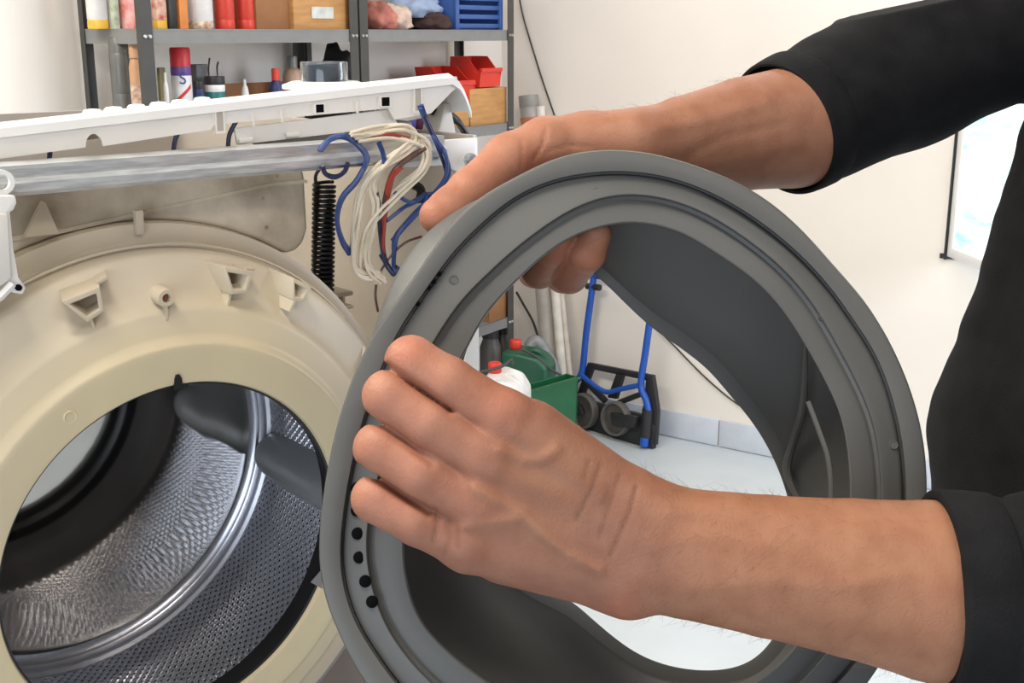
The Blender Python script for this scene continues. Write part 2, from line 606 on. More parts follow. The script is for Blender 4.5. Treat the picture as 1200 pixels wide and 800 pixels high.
tub_clip(104.8, .2075, .026, .020, .014, .35)
tub_clip(75.2, .2085, .024, .019, .012, -.25)
tub_clip(60.3, .2150, .018, .015, .008, -.6)
tub_clip(136, .2080, .024, .018, .012, .4)
tub_clip(30, .2100, .022, .018, .012, -.6)
# screw boss
th = math.radians(90)
q = B(); q.lathe([(.0032, .012), (.0032, .0085), (.0060, .0085), (.0065, .010), (.0068, .026)], tp(th, .1965, 0.0), 'y', 20, cap=False)
boss = q.build('screw_boss', M_tub, tub, smooth=True)
q = B(); q.lathe([(.0, .0125), (.0033, .0125), (.0033, .014)], tp(th, .1965, 0), 'y', 16); q.build('screw_hole', M_card, boss)
q = B(); q.box(tp(th, .1865, .0135), (.0018, .008, .012)); q.build('rib', M_tub, boss)
# moulded ring mark and the notch at the top of the lip
q = B()
c0 = np.array(tp(math.radians(121.1), .1482, .0006))
q.tube([c0 + np.array([.0042 * math.cos(t), 0, .0042 * math.sin(t)]) for t in np.linspace(0, 2 * math.pi, 25)[:-1]], .0007, 6, closed=True)
q.build('moulded_ring', M_tub, tub, smooth=True)
q = B(); q.prism([(-.0035, .132), (.0035, .132), (.0028, .1395), (.0012, .1425), (-.0012, .1425), (-.0025, .1395)], -.0016, .006, lambda a, b2, d: (a + .001, d, b2))
q.build('lip_notch', M_black, tub)
# raised bead lines on the tub shoulder
q = B(); q.tube([tp(t, .2262, .048) for t in np.linspace(math.radians(40), math.radians(150), 60)], .0013, 6); q.build('shoulder_bead', M_tub, tub, smooth=True)
q = B(); q.prism([(-.018, .2385), (.006, .2385), (-.002, .262), (-.004, .262)], .060, .066, lambda a, b2, d: (a - .058, d, b2)); q.build('tub_tab', M_tub, tub, bevel=.001)
q = B(); q.prism([(-.003, .232), (.003, .232), (.003, .250), (-.003, .250)], .058, .064, lambda a, b2, d: (a + .006, d, b2)); q.build('tub_tab', M_tub, tub, bevel=.001)
# grey trim strip at lower right of the tub
q = B(); q.tube([tp(t, .2262, .040) for t in np.linspace(math.radians(-80), math.radians(20), 50)], .0042, 8); q.build('tub_clamp', M_lifter, tub, smooth=True)
# spring bracket arm of the tub
sb = mp(384, 346, .10)
g = B()
g.box((sb[0], .10, sb[2] + .002), (.034, .03, .004)); g.box((sb[0], .10, sb[2] - .010), (.034, .03, .003))
for dx in (-.015, -.004, .007):
    g.box((sb[0] + dx, .10, sb[2] - .004), (.003, .03, .012))
g.box((sb[0] - .03, .12, sb[2] - .012), (.05, .02, .02))
g.build('spring_bracket', M_tub, wm, bevel=.001)
# suspension spring
s0p, s1p = mp(380, 214, .10), mp(378, 340, .10)
turns, nseg = 23, 14
pts = []
for i in range(turns * nseg + 1):
    t = i / (turns * nseg); a = 2 * math.pi * turns * t
    c = s0p * (1 - t) + s1p * t
    pts.append(c + np.array([.0088 * math.cos(a), .0088 * math.sin(a), 0]))
q = B(); q.tube(pts, .0017, 6)
spr = q.build('suspension_spring', M_black, wm, smooth=True)
q = B(); q.tube([s0p + np.array([-.008, 0, -.002]), s0p + np.array([-.0085, 0, .006]), s0p + np.array([-.004, 0, .012]), s0p + np.array([.004, 0, .016]), s0p + np.array([.010, 0, .026])], .0015, 6, smooth_n=4)
q.build('hook', M_black, spr, smooth=True)
q = B(); q.box((s0p[0] + .05, .10, s0p[2] + .028), (.12, .05, .006)); q.build('spring_hanger', M_enamel, wm, bevel=.001)

# drum
DR, DL = .197, .217
NA, NL = 140, 20
SUB = 6
na, nl = NA * SUB, NL * SUB
y_a, y_b = .045, DL - .008
jj, ii = np.meshgrid(np.arange(nl + 1), np.arange(na), indexing='ij')
th = 2 * math.pi * ii / na
hh = np.cos(2 * math.pi * ii / SUB) * np.cos(2 * math.pi * jj / SUB)          # staggered dimples, a hole in each pit
rr = DR + .0016 * (hh - 1)
V = np.stack([rr * np.cos(th), y_a + (y_b - y_a) * jj / nl, rr * np.sin(th)], -1).reshape(-1, 3)
jq, iq = np.meshgrid(np.arange(nl), np.arange(na), indexing='ij')
i2 = (iq + 1) % na
F = np.stack([jq * na + iq, (jq + 1) * na + iq, (jq + 1) * na + i2, jq * na + i2], -1).reshape(-1, 4)
drum = link('drum', mesh_from('drum', V, F, [M_steel], None, True), wm, rot=(TILT, 0, 0))
# the punched holes of the drum wall: too many to pick apart, one piece
V, F = [], []
for j in range(1, NL * 2):
    y = y_a + (y_b - y_a) * j / (NL * 2)
    for i in range(NA):
        th = 2 * math.pi * (i + (.5 if j % 2 else 0)) / NA
        n0 = len(V)
        for k in range(7):
            a = 2 * math.pi * k / 7
            t2 = th + .0026 / DR * math.cos(a)
            V.append(((DR - .0007) * math.cos(t2), y + .0026 * math.sin(a), (DR - .0007) * math.sin(t2)))
        F.append(tuple(range(n0, n0 + 7)))
ho = link('perforations', mesh_from('perforations', V, F, [M_dark]), drum)
ho['kind'] = 'stuff'
q = B(); q.lathe([(.1400, .030), (.1405, .026), (.1430, .0245), (.1450, .027), (.150, .030), (.172, .032), (.188, .036), (.195, .041), (DR, .046)], (0, 0, 0), 'y', 128, cap=False)
q.build('drum_front_rim', M_rim, drum, smooth=True)
q = B(); q.lathe([(DR, DL - .008), (DR - .003, DL - .011), (DR - .006, DL - .009), (DR - .007, DL - .004), (DR - .010, DL - .0015), (DR - .013, DL - .004), (DR - .016, DL - .006), (DR - .019, DL - .004), (DR - .021, DL)], (0, 0, 0), 'y', 160, cap=False)
q.build('seam_ring', M_steel, drum, smooth=True)
bp_ = [(DR - .020, DL - .001), (.170, DL + .001), (.13, DL + .0015), (.06, DL + .002), (0.0, DL + .002)]
q = B(); q.lathe(bp_, (0, 0, 0), 'y', 128, cap=False); q.build('drum_back', M_mirror, drum, smooth=True)
for dg in (-9, 111, 231):
    th = math.radians(dg)
    er = np.array([math.cos(th), 0, math.sin(th)]); et = np.array([-math.sin(th), 0, math.cos(th)])
    sec = [(-.026, .198), (-.022, .186), (-.014, .172), (-.006, .167), (.006, .167), (.014, .172), (.022, .186), (.026, .198)]
    def fn(a, b2, d):
        k = 1.0 if .07 < d < .192 else .7
        rr_ = .198 - (.198 - b2) * k
        p = er * rr_ + et * a * (1.0 if k == 1 else .85)
        return (p[0], d, p[2])
    V = [fn(a, b2, d) for d in (.052, .066, .075, .188, .200, .208) for a, b2 in sec]
    n = len(sec); F = []
    for j in range(5):
        F += [(j * n + i, j * n + i + 1, (j + 1) * n + i + 1, (j + 1) * n + i) for i in range(n - 1)]
    F += [tuple(range(n)), tuple(range(6 * n - 1, 5 * n - 1, -1))]
    g = B(); g.add(V, F)
    g.build('lifter', M_lifter, drum, smooth=True, subsurf=1)

# control panel lying on its back on the rail, fascia up
cp = link('control_panel', None, wm)
PX0, PX1 = -.298, .317
def pz(x): return .3155 + .0625 * (x + .084)
PYF = .05
q = B()
# fascia, front lip rounded
sec = [(PYF - .002, -.006), (PYF - .0015, .0), (PYF + .004, .0035), (PYF + .02, .0045), (PYF + .10, .0065), (PYF + .118, .004), (PYF + .12, -.010), (PYF + .117, -.010), (PYF + .115, .0005), (PYF + .02, .001), (PYF + .003, -.001), (PYF + .0015, -.006)]
xs = [PX0, PX0 + .004] + list(np.linspace(PX0 + .02, PX1 - .03, 14)) + [PX1 - .018, PX1 - .010, PX1 - .005, PX1 - .0005, PX1 + .0015, PX1 + .003]
V = []
for x in xs:
    drop = 0.0 if x < PX1 - .02 else -.030 * ((x - (PX1 - .02)) / .023) ** 2.2
    V += [(x, a, pz(min(x, PX1 - .008)) + b2 + drop - .16 * max(0, a - PYF - .004)) for a, b2 in sec]
n = len(sec); F = []
for j in range(len(xs) - 1):
    F += [(j * n + i, j * n + (i + 1) % n, (j + 1) * n + (i + 1) % n, (j + 1) * n + i) for i in range(n)]
F += [tuple(range(n)), tuple(range((len(xs)) * n - 1, (len(xs) - 1) * n - 1, -1))]
q.add(V, F); q.build('fascia', M_white, cp, smooth=True)
# front skirt of the panel with its half-round notch, slots and sloping end
cxn = float(mp(110, 165, PYF)[0])
def zrel(u, v):
    p = mp(u, v, PYF); return float(p[0]), float(p[2])
low = []
xL = PX0
low.append((PX0, pz(PX0) - .021))
for t in np.linspace(math.pi, 0, 9):
    low.append((cxn + .0062 * math.cos(t), pz(cxn) - .020 + .009 * math.sin(t)))
for (u, v) in ((247, 152), (251, 146), (455, 127), (462, 140), (505, 133), (530, 107), (538, 101)):
    low.append(zrel(u, v))
poly = low + [(PX1 - .012, pz(PX1 - .012)), (PX0, pz(PX0))]
q = B(); q.prism(poly, PYF, PYF + .0025, lambda a, b2, d: (a, d, b2))
sk = q.build('skirt', M_lgrey, cp)
# lower set-back wall of the panel
poly = [zrel(278, 151), zrel(462, 128), zrel(470, 148), zrel(282, 170)]
q = B(); q.prism(poly, PYF + .004, PYF + .0065, lambda a, b2, d: (a, d, b2)); q.build('inner_wall', M_lgrey, cp)
poly = [zrel(330, 163), zrel(500, 143), zrel(508, 163), zrel(350, 185)]
q = B(); q.prism(poly, PYF + .022, PYF + .06, lambda a, b2, d: (a, d, b2)); q.build('electronics_box', M_inner, cp, bevel=.002)
for (u, v, w_, h_) in ((257, 142, .004, .009), (374, 127, .0055, .004), (451, 119, .006, .0045), (489, 116, .0045, .012)):
    x, z = zrel(u, v)
    q = B(); q.frame([(x - w_, z - h_), (x + w_, z - h_), (x + w_, z + h_), (x - w_, z + h_)],
                     [(x - w_ * .7, z - h_ * .8), (x + w_ * .7, z - h_ * .8), (x + w_ * .7, z + h_ * .8), (x - w_ * .7, z + h_ * .8)], PYF - .0015, PYF + .001, lambda a, b2, d: (a, d, b2))
    fo = q.build('slot_frame', M_lgrey, cp)
    q = B(); q.box((x, PYF - .0003, z), (w_ * 1.4, .001, h_ * 1.6)); q.build('slot', M_inner if h_ > .006 else M_dark, fo)
for (u, v) in ((296, 140), (330, 136), (418, 125)):
    x, z = zrel(u, v)
    q = B(); q.box((x, PYF - .0006, z), (.0012, .002, .010)); q.build('panel_rib', M_lgrey, cp)
for (u, v) in ((345, 158), (290, 165)):
    x, z = zrel(u, v)
    q = B(); q.box((x, PYF + .003, z), (.012, .003, .004)); q.build('snap_tab', M_lgrey, cp, bevel=.0008)
# oval push buttons on the fascia
for u, v in ((108, 131), (133, 128), (160, 125), (186, 122), (211, 119), (237, 116)):
    p = mp(u, v, PYF + .022)
    q = B(); q.lathe([(0.0, .0055), (.0055, .005), (.0070, .0035), (.0075, -.002)], (0, 0, 0), 'z', 18)
    o = q.build('push_button', M_white, cp, smooth=True, loc=(p[0], PYF + .022, pz(p[0]) - .0012)); o.scale = (1, .6, 1)
# programme dial with its clear rim
pk = mp(380, 86, PYF + .06)
kz = pz(pk[0]) - .001
M_dial = mat('dial_blue', (52, 66, 84), .25, var=.05)
M_clear = mat('clear_plastic', (225, 230, 234), .04, var=.02, trans=1.0)
q = B(); q.lathe([(.036, 0), (.036, .003), (.028, .006), (.020, .006)], (pk[0], PYF + .06, kz - .002), 'z', 40, cap=False)
kb = q.build('dial_bezel', M_white, cp, smooth=True)
q = B(); q.lathe([(0, .0185), (.0172, .0185), (.0182, .017), (.0186, 0)], (pk[0], PYF + .06, kz), 'z', 40); q.build('dial', M_dial, kb, smooth=True)
q = B(); q.lathe([(.0190, 0), (.0189, .0190), (.0192, .0200), (.0197, .0200), (.0200, .019), (.0202, 0)], (pk[0], PYF + .06, kz), 'z', 40, cap=False); q.build('dial_rim', M_clear, kb, smooth=True)

# white dispenser bracket at the left of the opening
def mpp(u, v, y): p = mp(u, v, y); return (p[0], p[2])
YB = -.004
poly = [mpp(-80, 232, YB), mpp(18, 229, YB), mpp(20, 238, YB), mpp(16, 247, YB), mpp(12, 248, YB), mpp(16, 290, YB), mpp(22, 325, YB), mpp(31, 337, YB), mpp(27, 345, YB), mpp(14, 343, YB), mpp(8, 330, YB), mpp(-80, 400, YB)]
q = B(); q.prism(poly, YB, YB + .012, lambda a, b2, d: (a, d, b2)); db = q.build('dispenser_bracket', M_white, wm, bevel=.0015)
p = mp(22, 337, YB - .001)
q = B(); q.lathe([(.0, -.001), (.002, -.001), (.0022, .001)], (p[0], p[1], p[2]), 'y', 12); q.build('pin_hole', M_dark, db)
q = B(); q.prism([mpp(-60, 250, YB), mpp(7, 250, YB), mpp(12, 325, YB), mpp(-60, 380, YB)], YB - .003, YB, lambda a, b2, d: (a, d, b2)); q.build('bracket_web', M_lgrey, db, bevel=.001)
q = B(); q.tube([mp(-40, 375, YB), mp(0, 347, YB), mp(14, 332, YB)], .003, 6); q.build('bracket_lever', M_white, db, smooth=True)

# wiring loom
loom = link('wiring_loom', None, wm)
M_cream = mat('wire_cream', (222, 208, 184), .45, var=.06)
M_blue = mat('wire_blue', (44, 66, 120), .4, var=.1)
M_navy = mat('wire_navy', (28, 34, 70), .4, var=.1)
M_red = mat('wire_red', (160, 58, 44), .4, var=.1)
M_brown = mat('wire_brown', (84, 50, 44), .4, var=.1)
rw_ = random.Random(3)


def wire(pts, m, r=.0016, y=.06, jit=0.0, name='wire', yend=None):
    P = []
    jx, jy = rw_.uniform(-jit, jit), rw_.uniform(-jit, jit)
    for i, (u, v) in enumerate(pts):
        t = i / max(1, len(pts) - 1)
        yy = y if (yend is None and y > .02) else y + .05 * max(0.0, min(1.0, (v - 190) / 110))
        P.append(mp(u + jx + rw_.uniform(-jit, jit) * .5, v + jy + rw_.uniform(-jit, jit) * .4, yy + rw_.uniform(-.004, .003)))
    g = B(); g.tube(P, r, 6, smooth_n=7)
    return g.build(name, m, loom, smooth=True)


c1 = [(412, 158), (440, 153), (470, 149), (486, 154), (487, 165), (475, 177), (446, 196), (427, 218), (419, 249), (414, 288), (416, 312), (428, 323), (446, 322)]
for k in range(7): wire(c1, M_cream, .0014, .004, 4)
c2 = [(420, 160), (455, 155), (480, 160), (500, 172), (496, 196), (468, 222), (446, 243), (431, 268), (424, 300), (428, 317), (446, 326)]
for k in range(7): wire(c2, M_cream, .0014, .004, 6)
c3 = [(478, 168), (452, 192), (437, 214), (441, 240), (436, 270), (431, 300), (436, 318), (450, 330)]
for k in range(4): wire(c3, M_cream, .0014, .004, 3)
for k in range(2): wire([(470, 195), (459, 210), (453, 242), (449, 281), (451, 306)], M_red, .0016, .004, 2.2)
wire([(424, 164), (455, 158), (478, 163)], M_red, .0016, .004, 1)
for k in range(3): wire([(500, 173), (482, 184), (464, 199), (456, 216), (450, 240)], M_brown, .0017, .004, 2)
bl1 = [(376, 176), (388, 163), (406, 160), (423, 172), (430, 188), (420, 210), (402, 232), (396, 256), (401, 281), (411, 297)]
for k in range(3): wire(bl1, M_blue, .0019, .004, 2)
for k in range(2): wire([(378, 194), (382, 204), (393, 208), (404, 202), (408, 192)], M_navy, .0018, .004, 1.2)
for k in range(2): wire([(444, 168), (448, 180), (450, 192)], M_blue, .0020, .004, 2)
br = [(491, 124), (500, 145), (510, 165), (521, 180), (522, 203), (508, 227), (482, 252), (463, 275), (459, 301), (459, 320)]
for k in range(3): wire(br, M_blue, .0017, .004, 3)
wire([(492, 124), (503, 150), (516, 180), (524, 205), (523, 232)], M_navy, .0015, .004, 1)
for k in range(2): wire([(452, 262), (470, 245), (490, 236), (502, 228), (498, 240), (478, 262), (460, 282)], M_blue, .0016, .004, 4)
wire([(462, 226), (478, 236), (495, 236), (503, 245)], M_blue, .0018, .004, 1)
wire([(440, 225), (443, 240), (445, 275), (450, 307), (459, 321)], M_navy, .0018, .004, 1)
for k in range(2): wire([(448, 300), (456, 314), (462, 322), (466, 312)], M_navy, .0017, .004, 2)
wire([(494, 277), (475, 284), (458, 300), (444, 322), (440, 345), (443, 365)], M_brown, .0011, .004, 0)
wire([(482, 215), (493, 222), (492, 234)], M_black, .0040, .05, 0, 'sleeve')
for u0 in ((60, 169), (206, 162), (270, 158)):
    wire([(u0[0] - 2, u0[1] + 18), u0, (u0[0] + 8, u0[1] - 16)], M_navy, .0017, .055, 1)
# black cable coil behind the panel's end
for k in range(3): wire([(503, 127), (520, 133), (534, 141), (543, 152), (548, 166), (545, 182)], M_black, .0026, .09, 3, 'cable')
# panel support post at right
p0, p1 = mp(512, 138, .075), mp(512, 168, .075)
q = B(); q.prism([(p1[0] - .004, p1[2] - .01), (p1[0] + .026, p1[2] - .01), (p1[0] + .016, p0[2] + .012), (p1[0] + .010, p0[2] + .012)], .075, .10, lambda a, b2, d: (a, d, b2)); q.build('panel_support', M_lgrey, wm, bevel=.001)

# low bench under the machine
bz = float(MO[2]) + BOT - .001
bc = MO + mw * .295
bench = thing('work_bench', 'low wooden bench under the washing machine', 'bench', (bc[0], bc[1], 0), MYAW)
B().box((0, 0, bz - .02), (.8, .72, .04)).build('bench_top', M_wood, bench, bevel=.004)
for sx in (-1, 1):
    for sy in (-1, 1):
        B().box((sx * .35, sy * .31, (bz - .04) / 2), (.06, .06, bz - .04)).build('leg', M_wood, bench, bevel=.003)
for sy in (-1, 1):
    B().box((0, sy * .31, bz - .09), (.64, .03, .08)).build('apron', M_wood, bench, bevel=.003)
# ------------------------------------------------------------------ the door seal held up in front of the machine
GC = (730.0, 550.0)


def gbase(u, v):
    return .68 + (u - 730) * 5e-5 - (v - 550) * 6e-5


def rfun(pts):
    """closed outline in pixels -> radius as a function of angle about GC"""
    P = np.array(pts, float)
    th = np.arctan2(-(P[:, 1] - GC[1]), P[:, 0] - GC[0]) % (2 * math.pi)
    r = np.hypot(P[:, 0] - GC[0], P[:, 1] - GC[1])
    o = np.argsort(th); th, r = th[o], r[o]
    n = len(th)
    T = np.concatenate([th - 2 * math.pi, th, th + 2 * math.pi]); R = np.concatenate([r, r, r])
    m = np.gradient(R, T)                      # cubic Hermite through the outline points
    def f(a):
        a = np.asarray(a) % (2 * math.pi)
        i = np.clip(np.searchsorted(T, a) - 1, 0, len(T) - 2)
        h = T[i + 1] - T[i]; t = (a - T[i]) / h
        return ((2 * t**3 - 3 * t**2 + 1) * R[i] + (t**3 - 2 * t**2 + t) * h * m[i] + (-2 * t**3 + 3 * t**2) * R[i + 1] + (t**3 - t**2) * h * m[i + 1])
    return f


gA = rfun([(1086, 567), (1078, 496), (1062, 444), (1036, 389), (1003, 340), (984, 320), (936, 266), (880, 222), (820, 196), (760, 179), (697, 176), (645, 187), (622, 199), (585, 218), (555, 236), (527, 264), (502, 301), (471, 345), (440, 388), (412, 446), (395, 500), (383, 556), (376, 610), (374, 650), (378, 690), (396, 738), (428, 800), (510, 880), (610, 925), (740, 935), (860, 915), (960, 860), (1025, 788), (1058, 725), (1078, 650)])
gB = rfun([(1060, 584), (1055, 515), (1042, 460), (1023, 412), (1000, 378), (975, 342), (942, 305), (912, 278), (875, 251), (837, 229), (800, 214), (769, 206), (726, 202), (690, 204), (645, 213), (600, 234), (565, 264), (534, 294), (515, 320), (496, 347), (471, 384), (441, 450), (422, 510), (409, 570), (402, 620), (400, 660), (406, 696), (420, 734), (440, 764), (465, 800), (550, 870), (640, 905), (740, 910), (850, 885), (945, 830), (998, 780), (1035, 715), (1055, 650)])
gC = rfun([(1030, 584), (1028, 548), (1020, 496), (1003, 454), (977, 405), (945, 352), (912, 315), (875, 285), (837, 260), (802, 243), (769, 234), (735, 231), (701, 236), (667, 251), (634, 273), (602, 298), (571, 327), (543, 355), (521, 387), (490, 442), (466, 500), (447, 560), (434, 617), (433, 650), (438, 680), (446, 708), (458, 736), (476, 762), (496, 786), (530, 815), (600, 860), (730, 878), (840, 855), (920, 810), (972, 755), (1012, 680)])
gD = rfun([(995, 580), (992, 525), (984, 486), (961, 437), (940, 400), (905, 350), (875, 322), (837, 297), (802, 275), (771, 265), (739, 261), (701, 267), (667, 280), (634, 303), (609, 327), (581, 355), (565, 376), (549, 407), (520, 460), (497, 520), (482, 580), (473, 640), (478, 683), (493, 727), (520, 757), (560, 790), (640, 832), (740, 846), (840, 826), (905, 785), (950, 730), (985, 660)])
gE = rfun([(932, 640), (922, 580), (900, 525), (880, 493), (856, 464), (828, 432), (792, 404), (756, 378), (720, 344), (698, 322), (665, 303), (630, 305), (590, 332), (555, 390), (535, 460), (537, 540), (560, 610), (600, 662), (640, 690), (667, 702), (710, 738), (752, 768), (800, 783), (840, 785), (870, 780), (890, 768), (905, 750), (925, 700)])
gF0 = rfun([(521, 255), (502, 270), (487, 286), (468, 314), (456, 339), (446, 364), (436, 394), (425, 440), (415, 500), (405, 570), (400, 640), (405, 700), (440, 770), (530, 850), (640, 890), (740, 900), (850, 880), (940, 820), (1000, 740), (1030, 640), (1040, 540), (1010, 430), (950, 330), (880, 260), (800, 215), (720, 205), (640, 212), (580, 225)])

NTH = 400
TH = np.linspace(0, 2 * math.pi, NTH, endpoint=False)


def soft(x, sg=4.0):
    k_ = np.arange(-16, 17); w_ = np.exp(-(k_ / sg) ** 2 / 2); w_ /= w_.sum()
    return sum(w2 * np.roll(x, k2) for k2, w2 in zip(k_, w_))


a, b_, c, d_, e, f0 = (soft(g(TH)) for g in (gA, gB, gC, gD, gE, gF0))
mid = .50 * d_ + .50 * e
bulge = np.maximum(d_ + 16, e + 40)
rows = [(a - 4, .013), (a - .5, .010), (a, .004), (a - 1.2, .0006), (a - 4, 0), (b_ + 5, .0008), (b_ + 2.0, .0012), (b_ + 1.0, .0024), (b_ + .4, .0092), (b_ - 1.8, .0095), (b_ - 3.0, .0066), (b_ - 6, .0058),
        (c + 14, .0042), (c + 8, .0030), (c + 4.5, .0028), (c + 3, .0036), (c + 1.8, .0078), (c - 2.5, .0088), (c - 5, .0084), (c - 7, .0078), (d_ + 8, .0070), (d_ + 2.5, .0068), (d_ + .8, .0074), (d_, .0130), (d_ + 2, .0185), (d_ + 9, .026),
        (bulge, .042), (.75 * bulge + .25 * e, .062), (.42 * bulge + .58 * e, .081), (e + 22, .0915), (e + 17, .0945), (e + 5, .0955), (e, .0965), (e, .0985), (e + 5, .0995), (e + 22, .0985),
        (.5 * bulge + .5 * e, .090), (.9 * bulge + .1 * e, .073), (np.minimum(f0 - 4, bulge + 60), .066), (f0, .060), (f0, .050), (f0 - 4, .044), (np.minimum(a - 14, f0), .030), (a - 12, .018)]
V = []
for r_, off_ in rows:
    uu = GC[0] + r_ * np.cos(TH); vv = GC[1] - r_ * np.sin(TH)
    zz = gbase(uu, vv) + off_
    x, y = (uu - 600) / FPX, (vv - 400) / FPX
    V.append(np.stack([x * zz, (CT - y * ST) * zz, HC + (-ST - y * CT) * zz], 1))
nr = len(rows)
V = np.concatenate(V)
F = []
for j in range(nr):
    j2 = (j + 1) % nr
    for i in range(NTH):
        i2 = (i + 1) % NTH
        F.append((j * NTH + i, j * NTH + i2, j2 * NTH + i2, j2 * NTH + i))
gc_w = W(GC[0], GC[1], .70)
gk = thing('door_seal', 'grey rubber washing machine door seal held up by two hands', 'door seal', tuple(gc_w))
me = mesh_from('seal_ring', V - gc_w, F, [M_rubber], None, True)
bm = bmesh.new(); bm.from_mesh(me); bmesh.ops.recalc_face_normals(bm, faces=bm.faces); bm.to_mesh(me); bm.free()
for p in me.polygons: p.use_smooth = True
o = link('seal_ring', me, gk)
me.set_sharp_from_angle(angle=math.radians(38))


def gp(u, v, off_):
    return W(u, v, gbase(u, v) + off_)


def disc_on_seal(u, v, rad, off_, name, m, depth=.003, ring=True, squash=1.0):
    n_ = np.cross(gp(u + 8, v, 0) - gp(u - 8, v, 0), gp(u, v + 8, 0) - gp(u, v - 8, 0)); n_ /= np.linalg.norm(n_)
    if n_ @ ray(u, v) > 0: n_ = -n_
    sx = np.cross(n_, [0, 0, 1.0]); sx /= np.linalg.norm(sx); sy = np.cross(n_, sx)
    c_ = gp(u, v, off_)
    M = np.stack([sx, sy, n_], 1)
    g = B(gc_w); g.lathe([(0.0, .0003), (rad * .8, .0003), (rad, -.0002), (rad, -depth)], c_, 'z', 16, M=M)
    o_ = g.build(name, m, gk, smooth=True)
    if ring:
        g = B(gc_w); g.tube([c_ + M @ np.array([rad * math.cos(t), rad * math.sin(t) * squash, .0002]) for t in np.linspace(0, 2 * math.pi, 19)[:-1]], .00045, 5, closed=True)
        g.build('rim', M_rubber, o_, smooth=True)
    return o_


for (u, v) in ((532, 328), (699, 225), (840, 250), (965, 371), (1047, 521)):
    disc_on_seal(u, v, .0024, .0050, 'moulded_pip', M_rubber)
for (u, v) in ((418, 572), (418, 598), (419, 625), (421, 653), (428, 681), (436, 705)):
    disc_on_seal(u, v, .0034, .0034 if v < 670 else .0022, 'drain_hole', M_dark, ring=False)
# the fold of the drain pocket on the inner wall
def strip(pts, r, name):
    g = B(gc_w); g.tube([gp(u, v, z) for u, v, z in pts], r, 8, smooth_n=6); return g.build(name, M_rubber, gk, smooth=True)
strip([(944, 404, .02), (943, 440, .045), (940, 480, .06), (930, 515, .078), (922, 548, .088), (930, 575, .086), (945, 600, .08)], [.001, .0022, .0026, .0026, .003, .002, .001], 'pocket_fold')
strip([(947, 470, .022), (960, 505, .02), (971, 540, .018), (974, 585, .018), (970, 640, .018), (950, 690, .02)], .0016, 'inner_bead')
g = B(gc_w); g.prism([(376, 668), (364, 682), (378, 690)], .002, .006, lambda a_, b2, d2: gp(a_, b2, d2)); g.build('pull_tab', M_rubber, gk)
# moulded nicks along the groove
g = B(gc_w)
for (u, v) in ((514, 321), (508, 330), (502, 337), (489, 356)):
    g.box(gp(u, v, .004), (.0022, .003, .0022), rz=.4)
g.build('groove_nicks', M_dark, gk)

# ------------------------------------------------------------------ the person: signed distances -> one smooth skin
def seg(P, a_, b2, r1, r2):
    ba = b2 - a_
    t = np.clip(((P - a_) @ ba) / (ba @ ba), 0, 1)
    return np.linalg.norm(P - a_ - t[:, None] * ba, axis=1) - (r1 + t * (r2 - r1))


def smin(x, y, k):
    h = np.clip(.5 + .5 * (y - x) / k, 0, 1)
    return y * (1 - h) + x * h - k * h * (1 - h)


def chain(P, pts, k=.006):
    """pts: [(point, radius)...]"""
    d = None
    for (p, r), (q2, r2) in zip(pts[:-1], pts[1:]):
        s_ = seg(P, p, q2, r, r2)
        d = s_ if d is None else smin(d, s_, k)
    return d


